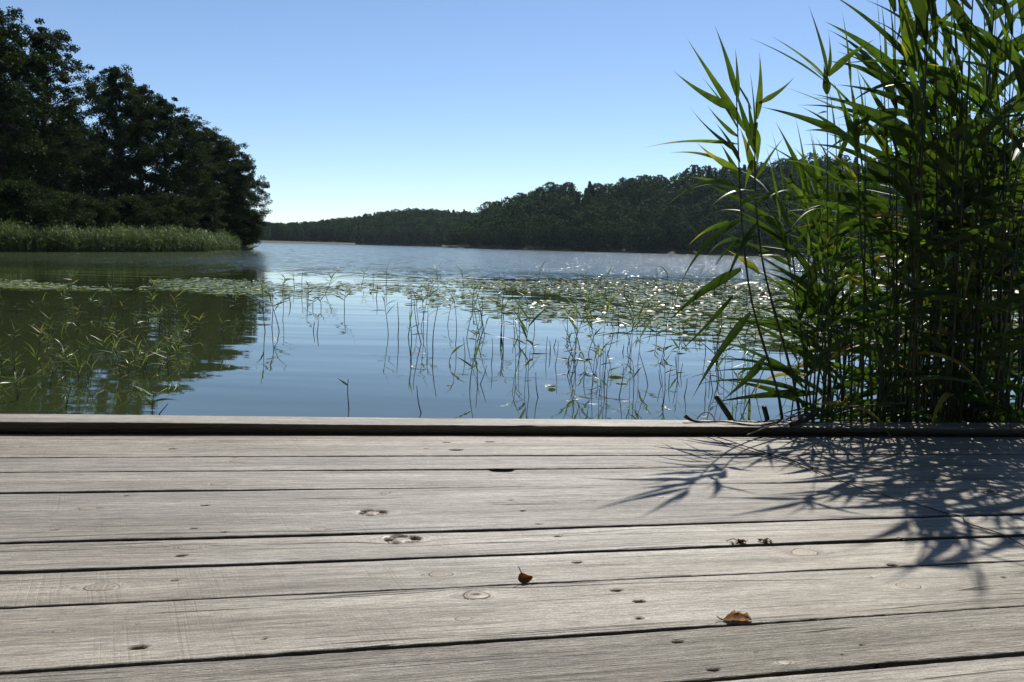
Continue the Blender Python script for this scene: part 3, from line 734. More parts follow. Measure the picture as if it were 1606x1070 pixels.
# thin out heavy overlaps on a grid
grid = {}; keep = []
for x, y, s, a in spots:
    key = (int(x/.45), int(y/.45)); ok = True
    for i in (-1, 0, 1):
        for j in (-1, 0, 1):
            for (X, Y, q) in grid.get((key[0]+i, key[1]+j), []):
                if (X-x)**2+(Y-y)**2 < (.085*(s+q))**2: ok = False
    if ok: grid.setdefault(key, []).append((x, y, s)); keep.append((x, y, s, a))
keep.sort(key=lambda q: q[1]-.0*q[2])
def zone(px):
    return 'in front of the dark tree reflection on the left' if px < 415 else 'on open water left of centre' if px < 700 else 'in the glittering field right of centre' if px < 1080 else 'in the glittering water behind the tall reeds'
vis = [q for q in keep if -30 < 803+q[0]/q[1]*FPX < 1640]; oth = [q for q in keep if not (-30 < 803+q[0]/q[1]*FPX < 1640)]
tilt = rng(55)
for i, (x, y, s, a) in enumerate(vis[:300]):
    o = bpy.data.objects.new('lily_pad', padm[i % 6]); COL.objects.link(o); o.location = (x, y, .003+.0006*(i % 5)); o.rotation_euler = (0, 0, a); o.scale = (s, s, 1)
    px = 803+x/y*FPX; big = 'broad' if s > .85 else 'small' if s < .58 else 'round'
    tag(o, f'{big} flat green lily pad {zone(px)}', 'lily pad', 'floating lily pads')
mb = MB()
for i, (x, y, s, a) in enumerate(vis[300:]+oth):
    V, F3, F4 = pads[i % 6]; c, sn = math.cos(a), math.sin(a); R1 = .13*s
    tx, ty = tilt.normal(0, .035, 2)
    zz = V[:, 2]*1.3+.003+.0006*(i % 5)+np.maximum((V[:, 0]*tx+V[:, 1]*ty)*R1, 0)
    Q = np.stack([(V[:, 0]*c-V[:, 1]*sn)*R1+x, (V[:, 0]*sn+V[:, 1]*c)*R1+y, zz], 1)
    k = mb.n; mb.add(Q, F3, tilt.random()); mb.f.append((F4+k).astype(np.int32)); mb.m.append(np.zeros(len(F4), np.int32))
tag(mb.build('lily_pads', M_pad), 'wide field of lily pads floating across the middle of the lake', 'lily pads', kind='stuff')
print('pads', len(vis), len(oth))
# single floating leaves near the dock
fl = [(968, 590, .085, 'single green lily pad floating alone below the pads'), (975, 601, .05, 'small dark lily pad touching the single one'), (864, 608, .05, 'small flat leaf floating in the calm water'), (648, 577, .022, 'tiny folded leaf alone on the calm water'),
      (704, 604, .02, 'thin brown leaf sliver afloat before the sticks'), (454, 438, .16, 'raised green lily pad left of the first thin stalks')]
for i, (px, py, s, lb) in enumerate(fl):
    p = at_z(px, py); o = bpy.data.objects.new('lily_pad', padm[(i*2+1) % 6]); COL.objects.link(o); o.location = (p.x, p.y, .004); o.scale = (s/.13, s/.13, 1); o.rotation_euler = (0, 0, i*1.9)
    tag(o, lb, 'lily pad' if s > .04 else 'leaf', None)

# ------------------------------------------------------------------ reeds standing in the water
def water_reed(px, py, topy, leaves, seed, label, group, dead=False, leanx=None, bright=.5, name=None, wl=.020):
    r = rng(seed); p = at_z(px, py); d = p.y
    hgt = max(.06, (py-topy)/FPX*d)
    e = empty(name or ('dead_stalk' if dead and not leaves else 'water_reed'), (p.x, p.y, 0)); tag(e, label, 'stalk' if dead and not leaves else 'reed', group)
    lx = r.normal(0, .13) if leanx is None else leanx; ly = r.normal(0, .1)
    q = np.linspace(0, 1, 7); pts = np.stack([lx*hgt*q+.04*hgt*np.sin(q*3+seed), ly*hgt*q, -.4*(1-q)*0 + hgt*q], 1)
    pts = np.concatenate([[[pts[0][0]-lx*.3, pts[0][1]-ly*.3, -.3]], pts])
    st = MB(); rad = (.0028 if d < 8 else .0042 if d < 13 else .006)*(1.25 if dead else 1)
    st.tube(pts, np.linspace(rad*1.2, rad*.6, len(pts)), 5, r.uniform(.0, .35) if dead else .4)
    st.build('stem', M_dead if dead else M_stem, e)
    if leaves:
        lf = MB(); sc = min(1.0, max(.45, hgt/.5))
        for i in range(leaves):
            f = .45+.55*(i+.6)/leaves; b = np.array([np.interp(f, np.linspace(0, 1, 7), pts[1:, a]) for a in range(3)])
            sidex = 1 if (i+seed) % 2 else -1
            el = r.uniform(-.35, .9)+.5*(i/leaves); az = r.normal(0, .7)
            L = r.uniform(.20, .40)*sc*(1.1 if wl > .015 else .9)*(1.15 if d > 12 else 1)
            D = np.array([sidex*math.cos(el)*math.cos(az), math.cos(el)*math.sin(az), math.sin(el)])
            tn = np.clip(bright+r.normal(0, .18), 0, 1)
            blade(lf, b, b+D*L, (wl if d < 12 else .022)*r.uniform(.6, 1.3), face=(r.normal(0, .4), -.6, .6), bulge=r.uniform(-.02, .12), segs=6, tint=tn, tiptint=min(1, tn+r.choice([0, 0, .1, .4])), twist=r.normal(0, .8))
        lf.build('leaves', M_water_reed, e)
    return e
heroW = [
 (738, 611, 554, 2, True, 'dark stick with two thin leaves left of the stick pair'), (751, 605, 566, 0, True, 'straight dark stalk beside the stick with two thin leaves'), (754, 603, 572, 0, True, 'leaning dark stalk right of the straight one'),
 (770, 571, 530, 0, True, 'thick dark stalk alone left of centre-right reeds'), (728, 560, 528, 0, True, 'thin dark stalk behind the stick pair'), (788, 552, 509, 0, True, 'bent dark stalk between lone stalk and leafy reeds'),
 (826, 583, 498, 5, False, 'slender green reed with low side leaf, leftmost of the leafy row'), (858, 562, 527, 0, True, 'thin stalk between the first two leafy reeds'), (893, 572, 466, 6, False, 'leafy green reed second in the row'),
 (901, 560, 474, 6, False, 'leafy green reed standing close behind the second in the row'), (888, 590, 538, 1, True, 'dark broken stalk in front of the second leafy reed'), (933, 572, 482, 5, False, 'leafy green reed third in the row'),
 (946, 575, 478, 5, False, 'leafy green reed just right of the third in the row'), (950, 597, 548, 0, True, 'dark stalk in front of the third leafy reed'), (993, 575, 470, 7, False, 'bushy green reed with drooping leaves over the single pad'),
 (1001, 570, 490, 5, False, 'green reed leaning right beside the bushy drooping one'), (1032, 575, 482, 5, False, 'green reed between bushy one and the row of sticks'), (1061, 597, 557, 0, True, 'tallest dark stick of the row before the tall reeds'),
 (1037, 606, 580, 0, True, 'leftmost dark stick of the row before the tall reeds'), (1050, 603, 575, 0, True, 'second dark stick of the row before the tall reeds'), (1068, 588, 569, 0, True, 'short dark stick behind the row of sticks'),
 (1074, 622, 593, 0, True, 'nearest dark stick of the row before the tall reeds'), (1105, 625, 596, 0, True, 'dark stick under the wide hanging reed leaf'), (1112, 600, 575, 0, True, 'faint stick behind the hanging reed leaf'),
 (546, 642, 594, 1, True, 'curved dark stalk near the dock left of centre'), (661, 648, 604, 0, True, 'thin straight stalk near the dock at centre'),
 (418, 520, 462, 3, True, 'dark upright stalk at the edge of the tree reflection'), (428, 514, 458, 2, True, 'dark stalk just right of the reflection edge'), (443, 502, 458, 4, False, 'leafy thin reed right of the reflection edge'),
 (436, 520, 470, 2, True, 'leaning stalk with bent leaf right of the reflection edge'), (461, 452, 428, 1, True, 'stalk with a dark tip far out left of centre'), (474, 457, 422, 1, True, 'tall thin stalk beside the dark-tipped one'),
 (492, 520, 504, 0, True, 'short stick pair left one on open water'), (498, 524, 502, 0, True, 'short stick pair right one on open water'), (510, 462, 436, 7, False, 'small leafy tuft among the pads left of centre'),
 (686, 446, 420, 6, False, 'small leafy tuft at the far rim of the pads at centre'), (978, 470, 440, 6, False, 'leafy tuft in the glittering pads below the glare'), (1040, 460, 431, 4, False, 'leafy tuft in the pads left of the tall reeds'),
 (240, 652, 618, 5, False, 'bright green reed with arching leaves close to the dock'), (250, 650, 632, 0, True, 'thick broken stalk leaning right close to the dock'), (780, 478, 460, 4, False, 'small tuft with spread leaves at the pad edge'), (752, 500, 470, 3, False, 'thin reed at the near rim of the pads'),
 (1130, 590, 560, 0, True, 'stick left of the cut green stem'), (1150, 600, 560, 2, False, 'thin reed behind the cut green stem'), (916, 600, 575, 0, True, 'short stick between second and third leafy reeds')]
for i, (px, py, ty, lv, dd, lb) in enumerate(heroW):
    lean = {738: .1, 788: -.02, 770: .03, 250: .75, 474: .1, 754: .25, 888: .3, 436: -.25}.get(px)
    water_reed(px, py, ty, lv, 500+i, lb, 'reeds and stalks in the shallow water', dead=dd, leanx=lean, bright=.45)
r = rng(4321)
for i in range(115):
    px = r.uniform(-40, 405); py = 452+ (r.random()**.75)*200
    if px > 150 and py > 600: py -= 90*r.random()+20
    if px > 300 and py > 540: continue
    lv = int(r.integers(3, 8)); hh = r.uniform(24, 52)*(.55+.45*(py-440)/200)
    row = 'far' if py < 500 else 'middle' if py < 570 else 'near'
    side = 'left third' if px < 130 else 'middle' if px < 270 else 'right side'
    water_reed(px, py, py-hh, lv, 700+i, f'short grey-green reed in the {row} rows at the {side} of the tree reflection', 'short reeds in the dark tree reflection', bright=float(r.choice([.3, .45, .6, .8])), wl=.012)
for i in range(110):
    px = r.uniform(420, 1330) if r.random() < .5 else r.uniform(820, 1250); py = r.uniform(446, 580) if px > 700 else r.uniform(446, 490)
    hh = r.uniform(10, 34); dd = r.random() < .45
    z = 'left of centre' if px < 700 else 'right of centre' if px < 1050 else 'behind the tall reeds'
    water_reed(px, py, py-hh, 0 if (dd and r.random() < .6) else int(r.integers(2, 6)), 900+i, f'small thin {"dead stalk" if dd else "green shoot"} standing among the pads {z}', 'shoots among the lily pads', dead=dd, bright=.5)

r = rng(777)
for i in range(56):
    px = r.uniform(800, 1235); py = r.uniform(545, 640); hh = r.uniform(35, 85)
    dd = r.random() < .35; z = 'left of the single pad' if px < 960 else 'around the single pad' if px < 1060 else 'next to the tall reeds'
    if i > 35: px = r.uniform(600, 800); py = r.uniform(500, 560); z = 'left of the single pad'
    water_reed(px, py, py-hh, 0 if dd and r.random() < .7 else int(r.integers(3, 6)), 1400+i, f'{"dark thin stalk" if dd else "upright green shoot"} in the near water {z}', 'shoots in the near water', dead=dd, bright=.45, wl=.014)
# ------------------------------------------------------------------ tall reeds at the right of the dock
def reed_plant(stem_pts, leaves, label, group, srad=.0045, name='tall_reed', dry=0.3):
    """leaves: (base, tip, width, bulge, tint, tiptint, twist)"""
    sp = np.array([list(p) for p in stem_pts], float); b0 = sp[0].copy(); b0[2] = 0
    e = empty(name, b0); tag(e, label, 'reed', group)
    n = len(sp); t = np.linspace(0, 1, n); q = np.linspace(0, 1, max(10, n*3))
    P = np.stack([np.interp(q, t, sp[:, a]) for a in range(3)], 1)
    for _ in range(2): P[1:-1] = (P[:-2]+2*P[1:-1]+P[2:])/4
    P -= b0; st = MB(); rr = srad*(1-.7*q)
    rr = rr*(1+.25*(np.arange(len(q)) % 4 == 0))
    st.tube(P, rr, 6, float(dry)); st.build('stem', M_stem, e)
    lf = MB()
    fr = rng(int(abs(b0[0])*1e4) % 99991)
    for (b, tp, wd, bu, tn, tt, tw) in leaves:
        fc = fr.normal(0, .45, 3)+[.0, -.75, .45]
        if tn < .2: fc = fr.normal(0, .12, 3)+[.1, -1, -.05]
        blade(lf, np.array(b)-b0, np.array(tp)-b0, wd, bulge=bu, tint=tn, tiptint=tt, twist=tw, segs=12, face=fc)
    if leaves: lf.build('leaves', M_reed, e)
    return e
def ymin(px, m=.04): return (rail_back+m)/((px-803)/FPX*vd.x+vd.y)
def hero(stem, Y, leaves, label, **kw):
    Y = max(Y, (rail_back+.04)/((stem[0][0]-803)/FPX*vd.x+vd.y))
    """stem: [(px, py, dY)], leaves: [(bx, by, tx, ty, width, bulge, tint, tiptint, dYtip)]"""
    sp = [at_y(a, b, Y+c) for a, b, c in stem]
    base = at_y(stem[0][0], stem[0][1], Y); base = Vector((base.x + (base.x-sp[1].x)*.3, base.y, -.3))
    sp = [base]+sp; L = []
    ys = [b for _, b, _ in stem]
    for (bx, by, tx, ty, wd, bu, tn, tt, dy) in leaves:
        k = np.interp(-by, [-v for v in ys], [c for _, _, c in stem])
        b = at_y(bx, by, Y+k); t = at_y(tx, ty, Y+k+dy)
        L.append((list(b), list(t), wd, bu, tn, tt, random.Random(int(bx*7+by)).uniform(-.5, .5)))
    return reed_plant(sp, L, label, 'tall reeds beside the dock', **kw)
Yh = 2.85
hero([(1232, 655, 0), (1211, 584, 0), (1177, 475, 0), (1163, 360, 0), (1159, 260, 0), (1155, 150, 0)], Yh, [
    (1154, 150, 1121, 40, .026, .03, .35, None, -.1), (1156, 160, 1153, 75, .018, .02, .4, None, 0), (1158, 205, 1100, 120, .032, .02, .5, None, .05), (1160, 255, 1120, 190, .026, .03, .3, None, .1), (1161, 285, 1130, 225, .024, .02, .55, None, .1), (1159, 270, 1050, 240, .020, .10, .6, .9, .1), (1162, 330, 1100, 345, .022, .12, .25, None, .1), (1163, 350, 1080, 385, .022, .12, .35, .8, .15), (1163, 320, 1215, 310, .022, .10, .5, None, .1), (1156, 172, 1056, 111, .030, -.04, .35, None, -.2), (1157, 240, 1081, 167, .030, -.05, .45, None, -.05), (1158, 214, 1109, 165, .024, -.03, .4, None, .1),
    (1159, 268, 1092, 223, .028, -.04, .6, 1., 0), (1161, 296, 1050, 319, .024, .12, .5, .75, -.2), (1161, 300, 1078, 277, .024, .04, .5, .6, .1), (1163, 345, 1068, 444, .026, .10, .1, None, -.15),
    (1162, 422, 1045, 508, .040, .05, .1, None, -.15), (1177, 490, 1085, 627, .040, .05, .08, None, -.2), (1166, 380, 1110, 400, .022, .15, .3, None, .15), (1150, 463, 1060, 557, .018, -.02, .2, None, -.1), (1159, 226, 1010, 232, .020, .05, .6, .8, -.1)],
    'leftmost tall reed leaning left over the dock edge with wide hanging leaves', srad=.006, dry=.3)
hero([(1262, 655, 0), (1226, 531, 0), (1196, 420, .05), (1185, 330, .05), (1183, 250, .05), (1187, 160, .05)], Yh+.08, [
    (1168, 205, 1078, 61, .034, .0, .55, None, -.1), (1183, 230, 1172, 150, .026, .0, .5, None, .1), (1184, 240, 1150, 130, .028, .0, .45, None, .1), (1183, 215, 1176, 110, .016, .02, .5, None, 0), (1185, 280, 1230, 215, .024, .03, .6, None, .1), (1183, 270, 1160, 200, .028, .02, .65, .9, .05), (1185, 340, 1240, 370, .026, .14, .4, None, .1), (1190, 400, 1250, 420, .024, .14, .3, None, 0), (1188, 370, 1120, 420, .024, .12, .2, None, -.1), (1187, 187, 1191, 82, .026, .04, .6, None, 0), (1190, 162, 1246, 121, .022, -.06, .6, None, 0), (1178, 172, 1145, 111, .022, 0, .45, .7, .1), (1187, 192, 1170, 245, .028, .05, .6, None, -.05),
    (1187, 204, 1187, 266, .028, .02, .6, None, 0), (1180, 251, 1168, 298, .026, .03, .6, None, 0), (1200, 559, 1132, 629, .038, -.03, .1, None, -.15), (1190, 444, 1120, 458, .022, .06, .2, None, 0), (1191, 430, 1134, 389, .028, .05, .75, None, .1),
    (1187, 350, 1130, 470, .022, .07, .15, None, -.2), (1184, 300, 1110, 330, .022, .12, .5, None, -.1), (1186, 320, 1250, 300, .022, .10, .4, None, .1)],
    'second tall reed from the left with a tuft of upright blades', srad=.006, dry=.35)
hero([(1300, 655, 0), (1299, 500, 0), (1298, 360, 0), (1298, 240, 0), (1297, 110, 0)], Yh+.25, [
    (1297, 125, 1210, 57, .034, .03, .6, None, -.1), (1296, 130, 1176, 60, .028, .03, .25, None, .1), (1297, 120, 1268, 8, .034, .02, .6, None, 0), (1298, 118, 1298, 45, .018, .05, .3, None, 0), (1299, 120, 1372, 62, .030, .05, .6, None, 0), (1297, 148, 1292, 100, .032, 0, .15, None, 0),
    (1297, 176, 1280, 181, .010, .1, .9, 1., 0), (1298, 330, 1240, 360, .024, .1, .4, .7, -.2), (1298, 380, 1360, 350, .024, .12, .35, None, 0)],
    'single straight reed topped by a fan of five leaves against the sky', srad=.0042, dry=.45)
hero([(1370, 655, 0), (1362, 500, 0), (1350, 380, -.05), (1345, 250, -.1), (1343, 190, -.1)], Yh, [
    (1335, 218, 1194, 168, .034, .03, .3, None, -.1), (1343, 225, 1262, 205, .036, .05, .65, .95, -.2), (1345, 240, 1308, 130, .032, .02, .5, None, 0), (1344, 230, 1330, 110, .030, .02, .5, None, 0), (1344, 215, 1400, 150, .026, .05, .6, None, 0),
    (1346, 290, 1270, 220, .040, .05, .72, 1., -.2), (1348, 310, 1190, 250, .030, .10, .3, .5, -.1), (1350, 330, 1290, 400, .024, .15, .5, 1., -.1), (1350, 350, 1240, 330, .028, .12, .4, None, -.2), (1355, 420, 1250, 440, .030, .15, .15, None, -.2), (1358, 460, 1290, 540, .028, .12, .2, None, 0)],
    'tall reed with yellow and orange tipped leaves in front of the hill', srad=.0055)
hero([(1440, 655, 0), (1436, 480, -.03), (1425, 300, -.02), (1432, 120, -.03), (1440, 10, -.05)], Yh-.05, [
    (1425, 330, 1380, 160, .044, .03, .25, None, -.1), (1428, 250, 1345, 110, .044, .02, .45, None, -.1), (1432, 120, 1408, -30, .046, .02, .55, None, -.1), (1434, 90, 1360, 30, .03, .10, .3, None, -.1), (1430, 180, 1300, 240, .034, .13, .15, None, -.2),
    (1434, 80, 1392, -60, .046, .03, .2, None, 0), (1430, 130, 1330, 165, .030, .10, .35, None, 0), (1426, 215, 1290, 240, .034, .14, .1, None, 0), (1428, 200, 1500, 120, .04, .05, .3, None, 0), (1432, 130, 1520, 180, .034, .15, .2, None, 0), (1440, 20, 1500, -60, .034, .02, .4, None, 0)],
    'tall near reed with very wide dark blades crossing the top of the picture', srad=.0075)
# generic tall reeds
def random_reed(x, y, h, seed, label, leanx=-.1, leany=-.08, wmul=1.0, lown=False, lr=(.28, .52), nl=None, darkness=0., srad_=None):
    dv = (Vector((x, y, 0))-DO).dot(vd)
    if dv < rail_back+.035: y += rail_back+.035-dv+.05*((seed*.37) % 1)
    r = rng(seed); q = np.linspace(0, 1, 7)
    lx = leanx+r.normal(0, .06); ly = leany+r.normal(0, .05)
    P = np.stack([x+lx*h*q**1.5, y+ly*h*q**1.5, -.3*(q == 0)+h*q], 1)
    n = nl or int(r.integers(7, 11)); L = []
    for i in range(n):
        f0 = .10 if lown else .42; f = f0+(1-f0)*(i+.5)/n; b = np.array([np.interp(f, q, P[:, a]) for a in range(3)])
        side = -1 if r.random() < .66 else 1
        az = (math.pi if side < 0 else 0)+r.normal(0, .6); el = r.uniform(-.25, .55)+.75*f*f*f
        if f < .45: el -= .25
        ln = r.uniform(*lr)*(1.0 if f < .85 else .8)
        D = np.array([math.cos(el)*math.cos(az), math.cos(el)*math.sin(az), math.sin(el)])
        tp = b+D*ln; bu = r.uniform(.03, .18)*(1.1-.6*f)
        tn = float(np.clip(r.normal(.16, .26), 0, .66)-darkness); tt = 1. if r.random() < .06 else (.8 if r.random() < .10 else None)
        wq = r.uniform(.021, .040)*wmul
        if f < .62 and r.random() < .16:
            tn, tt, wq, bu = float(r.uniform(.88, 1.)), None, wq*.6, r.uniform(.1, .35); tp = b+D*ln*[.7, .7, .2]-[0, 0, ln*.45]
        L.append((b, tp, wq, bu, max(0, tn), tt, r.normal(0, .8)))
    # rolled top spear
    top = P[-1]; L.append((top, top+np.array([lx*.3-.02, 0, .28]), .012, .02, .5, None, 0))
    return reed_plant(P, L, label, 'tall reeds beside the dock', srad=srad_ or float(r.uniform(.0036, .0068)), dry=float(r.uniform(.1, .6)))
r = rng(2024)
def rlabel(px, y, h, i):
    a = 'at the left side of the clump' if px < 1340 else 'in the middle of the clump' if px < 1480 else 'at the right edge of the clump' if px < 1620 else 'beyond the right edge of the picture'
    b = 'front row' if y < 3.15 else 'middle row' if y < 3.9 else 'back row'
    c = 'tall' if h > 2.1 else 'mid-height' if h > 1.5 else 'short'
    return f'{c} dark green reed in the {b} {a}'
cnt = 0
for i in range(128):
    y = r.uniform(2.80, 4.7); s = r.random()**.62
    px = 1258+s*470; px += (y-2.8)*10
    x = (px-803)/FPX*y
    hmax = np.interp(px, [1262, 1330, 1400, 1480, 1600, 1800], [1.3, 1.55, 1.85, 2.1, 2.3, 2.2])
    h = hmax*r.uniform(.68, 1.03)
    random_reed(x, y, h, 3000+i, rlabel(px, y, h, i), leanx=-.10 if px < 1400 else -.05, leany=-.06 if y < 3.2 else 0, lown=r.random() < (.12 if px < 1380 else .6), wmul=.8 if px < 1390 else 1.0)
# big ones leaning over the dock at the right edge
for i, (px, y, h) in enumerate([(1500, 2.80, 2.1), (1540, 2.78, 2.2), (1575, 2.82, 2.1), (1610, 2.8, 2.2), (1650, 2.85, 2.15), (1590, 3.0, 2.3), (1700, 2.8, 2.0)]):
    random_reed((px-803)/FPX*y, y, h, 3500+i, 'broad-bladed reed in the front row at the right, reaching above the picture top', leanx=-.06, leany=-.03, wmul=1.3, lr=(.35, .6), nl=10)
# short undergrowth stems between them
for i in range(55):
    y = r.uniform(2.78, 4.2); px = 1245+r.random()**.8*400; x = (px-803)/FPX*y; h = r.uniform(.5, 1.2)
    random_reed(x, y, h, 3700+i, ('thin short shoot low in the clump ' + ('near its left foot' if px < 1340 else 'near its middle' if px < 1480 else 'near its right foot')), leanx=r.normal(0, .12), leany=0, wmul=.6, lr=(.12, .28), nl=6, lown=True)
for i in range(45):
    y = r.uniform(2.80, 4.4); px = 1250+r.random()**.7*440; x = (px-803)/FPX*y; h = r.uniform(1.0, 1.75)*np.interp(px, [1270, 1450], [.6, 1.05])
    random_reed(x, y, h, 3900+i, ('back-row ' if y > 3.7 else 'front-row ')+'thick dark old cane with few blades ' + ('at the left side of the clump' if px < 1340 else 'in the middle of the clump' if px < 1480 else 'at the right edge of the clump'), leanx=r.normal(0, .05), leany=0, wmul=.9, nl=3, lown=True, srad_=.0075)
# cut green stems and bright blades close behind the beam
def cut_stem(pts, rad, label, tint=.4, name='cut_stem'):
    b = pts[0]; mb = MB(); P = np.array([list(p) for p in pts])-np.array(list(b)); mb.tube(P, rad, 8, tint)
    o = mb.build(name, M_stem); o.location = b; return tag(o, label, 'dry stalk')
yc = ymin(1150, .05)
cut_stem([at_y(1185, 740, yc), at_y(1145, 655, yc), at_y(1123, 621, yc)], .011, 'thick cut dark green stem leaning left behind the dock beam')
cut_stem([at_y(1209, 740, yc), at_y(1203, 656, yc), at_y(1198, 637, yc)], .010, 'short thick cut stem standing upright behind the dock beam')
for bx, by, tx, ty, wd, lb in [(1171, 690, 1174, 592, .020, 'bright green upright blade behind the dock beam'), (1147, 690, 1146, 606, .014, 'thinner bright green blade behind the cut stem'), (1080, 670, 1050, 648, .012, 'small bright leaf tip poking over the dock beam'),
                               (1150, 690, 1210, 560, .014, 'blade leaning right behind the dock beam'), (1125, 690, 1133, 640, .012, 'short blade left of the cut stem')]:
    b = at_y(bx, by, yc+.04); t = at_y(tx, ty, yc+.04); mb = MB(); blade(mb, (0, 0, 0), list(t-b), wd, .02, tint=.65, wide_at=.5)
    o = mb.build('green_blade', M_reed); o.location = b; tag(o, lb, 'leaf')

# ------------------------------------------------------------------ things lying on the dock
def curve_thing(name, pix, h, rad, mat, label, cat, tint=.5, lift=.0):
    pts = []
    for q in pix:
        px, py = q[0], q[1]; hh = q[2] if len(q) > 2 else h
        u, v = dp(px, py, hh); pts.append(np.array(list(dw(u, v, hh+lift))))
    pts = np.array(pts); n = len(pts); t = np.linspace(0, 1, n); q = np.linspace(0, 1, n*5)
    P = np.stack([np.interp(q, t, pts[:, a]) for a in range(3)], 1)
    for _ in range(6): P[1:-1] = (P[:-2]+2*P[1:-1]+P[2:])/4
    b = P[0].copy(); mb = MB(); mb.tube(P-b, np.asarray(rad) if np.isscalar(rad) else np.interp(q, np.linspace(0, 1, len(rad)), rad), 6, tint)
    o = mb.build(name, mat); o.location = b; return tag(o, label, cat)
RH = RAIL_H+.004
curve_thing('dry_vine', [(1104, 684, .006), (1130, 693), (1160, 702), (1186, 710), (1212, 716), (1238, 723), (1262, 734), (1279, 741), (1282, 737), (1268, 731), (1276, 738), (1312, 751), (1343, 763), (1382, 776), (1421, 785), (1461, 798), (1487, 806), (1512, 809), (1511, 818), (1526, 824), (1552, 831), (1579, 841), (1606, 856), (1640, 880)],
            .006, .0016, M_dead, 'long thin dry vine lying across the dock boards from the beam to the right', 'vine', .2)
curve_thing('dry_vine', [(1118, 684, .01), (1140, 690, .02), (1180, 704, .016), (1215, 714, .012), (1240, 721, .010), (1270, 733, .008)], .012, [.0015, .0018, .002, .003, .0035, .0015], M_dead, 'short second vine strand beside the long dry vine', 'vine', .2)
curve_thing('dead_grass', [(1074, 652, RH+.02), (1080, 657, RH+.01), (1088, 661), (1109, 662), (1131, 660), (1161, 665), (1187, 668), (1213, 664), (1235, 656, RH+.02), (1300, 640, .12), (1420, 632, .14)], RH, [.009, .006, .003, .003, .003, .003, .003, .003], M_dead, 'brown dry stem with a dark head lying along the dock beam', 'stem', .45)
curve_thing('dead_grass', [(1093, 657, RH), (1099, 650, RH+.02), (1106, 646, RH+.03), (1113, 647, RH+.03), (1119, 654, RH+.015), (1123, 662, RH)], RH, .0022, M_dead, 'small pale arched stem standing on the dock beam', 'stem', 1.)
curve_thing('dead_grass', [(1172, 682, .02), (1190, 675, .03), (1207, 668, RH+.006), (1230, 660, RH+.02), (1262, 640, .10)], RH, .0024, M_dead, 'pale straight straw crossing over the front of the dock beam', 'stem', 1.)
curve_thing('dead_grass', [(1150, 660, RH), (1190, 663, RH+.008), (1225, 657, RH+.015), (1270, 664, RH+.004), (1340, 658, RH+.01)], RH, .0026, M_dead, 'darker stem tangled with the long one on the beam', 'stem', .3)
curve_thing('wood_piece', [(1240, 666, RH+.008), (1252, 660, RH+.012), (1268, 655, RH+.02), (1282, 648, RH+.03)], RH, [.008, .014, .013, .008], M_dead, 'dark chunk of rotten wood lying on the dock beam', 'wood', .15)
# foam-white bits under the beam
def lump_leaf(name, px, py, size, mat, label, seed, tall=.5, curl=1.0, tint=.5, rz=0.):
    """a crumpled, curled dry leaf: a real bent sheet with thickness-less edges doubled back on itself"""
    r = rng(seed); n, k = 15, 11; s = np.linspace(-1, 1, n); t = np.linspace(-1, 1, k); Sg, Tg = np.meshgrid(s, t, indexing='ij')
    wid = np.sqrt(np.clip(1-np.abs(Sg)**2.2, 0.01, 1)); ang = Tg*curl*1.5
    X = Sg*1.0; Y = np.sin(ang)*wid*.45/curl*1.1; Z = (1-np.cos(ang))*wid*.42*tall*2/curl
    X = X+.08*np.sin(Tg*4+Sg*3); Z = Z+.10*np.sin(Sg*5+seed)*np.abs(Tg)+.06*r.normal(0, 1, X.shape)*np.abs(Tg)
    Z = Z*.8
    V = np.stack([X, Y, np.maximum(Z, 0)+.04], -1).reshape(-1, 3)*size
    F = [[i*k+j, (i+1)*k+j, (i+1)*k+j+1, i*k+j+1] for i in range(n-1) for j in range(k-1)]
    mb = MB(); mb.add(V, F, np.clip(tint+.25*r.normal(0, 1, len(V)), 0, 1))
    mb.tube([(-size*.95, 0, size*.06), (-size*1.25, .1*size, size*.15), (-size*1.5, .05*size, size*.35)], [.0012, .001, .0008], 5, .2)
    o = mb.build(name, mat); u, v = dp(px, py); p = dw(u, v, .001); o.location = p; o.rotation_euler = (0, -math.radians(-2.2), rz)
    return tag(o, label, 'leaf')
lump_leaf('dry_leaf', 1156, 975, .025, M_drycurl, 'curled tan dry leaf lying on the board gap at lower right of centre', 3, tall=.8, curl=1.7, tint=.6, rz=.15)
def small_leaf(px, py):
    e = empty('fallen_leaf', dw(*dp(px, py), .0015)); tag(e, 'small red-brown leaf standing upright with its stalk on the board gap', 'leaf')
    th = np.linspace(0, 2*np.pi, 18, endpoint=False); rad = np.array([1, .95, .9, .85, .9, 1, 1.05, 1, .95, 1, 1.1, 1, .9, .85, .9, .95, 1, 1.02])
    X = np.cos(th)*rad*.0135; Z = np.sin(th)*rad*.0085*(1-.35*np.cos(th))+.009; Y = .006*np.cos(th*2)+.6*(Z-.01)
    V = [(0, .001, .0095)]+[(a, b, c) for a, b, c in zip(X, Y, Z)]; mb = MB(); mb.add(V, [[0, 1+i, 1+(i+1) % 18] for i in range(18)], .35); mb.build('blade', M_redleaf, e)
    mb = MB(); mb.tube([(-.006, 0, .014), (-.010, .001, .022), (-.0135, .001, .030)], [.0012, .001, .0008], 5, .2); mb.build('stalk', M_dead, e)
    mb = MB(); blade(mb, (.010, 0, .006), (.024, .0, .002), .006, .05, tint=1.); mb.build('tip', M_redleaf, e)
small_leaf(824, 915)
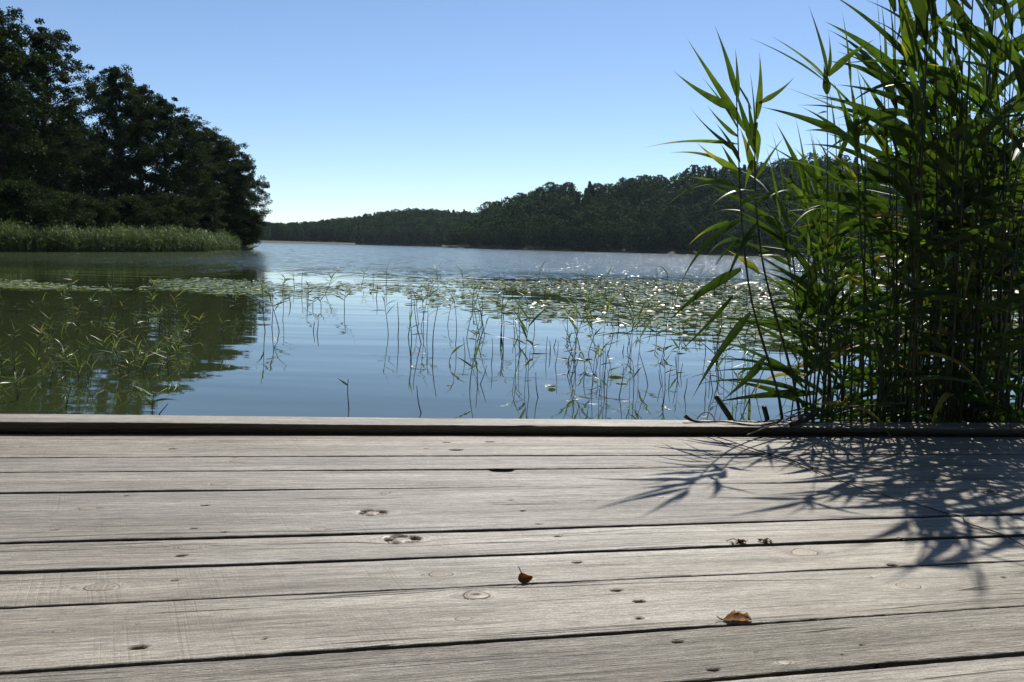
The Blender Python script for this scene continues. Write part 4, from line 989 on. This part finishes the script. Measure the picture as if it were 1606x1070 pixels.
def debris(px, py, size, label, seed, stems):
    r = rng(seed); e = empty('catkin_debris', dw(*dp(px, py), .0)); tag(e, label, 'debris'); mb = MB()
    for k in range(16):
        c = r.normal(0, .35, 3)*[size, size*.5, size*.3]; c[2] = abs(c[2])+size*.12
        d = r.normal(0, 1, 3); d /= np.linalg.norm(d); blade(mb, c-d*size*.25, c+d*size*.3, size*.38, .15, segs=4, tint=float(r.uniform(0, .6)), wide_at=.5, twist=r.normal(0, 1))
    mb.build('scales', M_redleaf, e); mb = MB()
    for (dx, dy, ln) in stems: mb.tube([(0, 0, size*.2), (dx*ln*.5, dy*ln*.5, size*.5), (dx*ln, dy*ln, size*.15)], [.0012, .0009, .0007], 5, .2)
    mb.build('stalk', M_dead, e)
debris(1161, 853, .021, 'dark crumbled catkin with thin curved stalk, left of two on the board gap', 1, [(-1, .2, .03)])
debris(1199, 852, .018, 'dark upright crumbled catkin, right of two on the board gap', 2, [(.9, .5, .02), (.6, -.8, .022), (-.8, -.1, .02)])
debris(1413, 847, .013, 'small dark catkin scrap on the board gap near the reed shadow', 4, [(.9, -.4, .022)])
debris(1450, 840, .006, 'tiny dark crumb on the board gap right of the catkin scrap', 5, [(.3, .1, .005)])
debris(1320, 1028, .0042, 'tiny round dark seed on the nearest full board', 6, [(.3, .1, .003)])
debris(643, 683, .008, 'small pale chip at the foot of the dock beam', 7, [(-1, .2, .012)])

# ------------------------------------------------------------------ haze over the lake
mb = MB(); mb.box(-3900, 3900, -380, 1300, -3.2, 75)
hz = mb.build('haze', [], None, False)
hm = bpy.data.materials.new('haze'); hm.use_nodes = True; hm.node_tree.nodes.clear()
ho = hm.node_tree.nodes.new('ShaderNodeOutputMaterial'); hv = hm.node_tree.nodes.new('ShaderNodeVolumePrincipled')
hv.inputs['Color'].default_value = (.70, .86, 1, 1); hv.inputs['Density'].default_value = .00005; hv.inputs['Anisotropy'].default_value = .3
hm.node_tree.links.new(hv.outputs[0], ho.inputs['Volume']); hz.data.materials.append(hm)
tag(hz, 'thin blue summer haze over the lake', 'haze', kind='stuff')
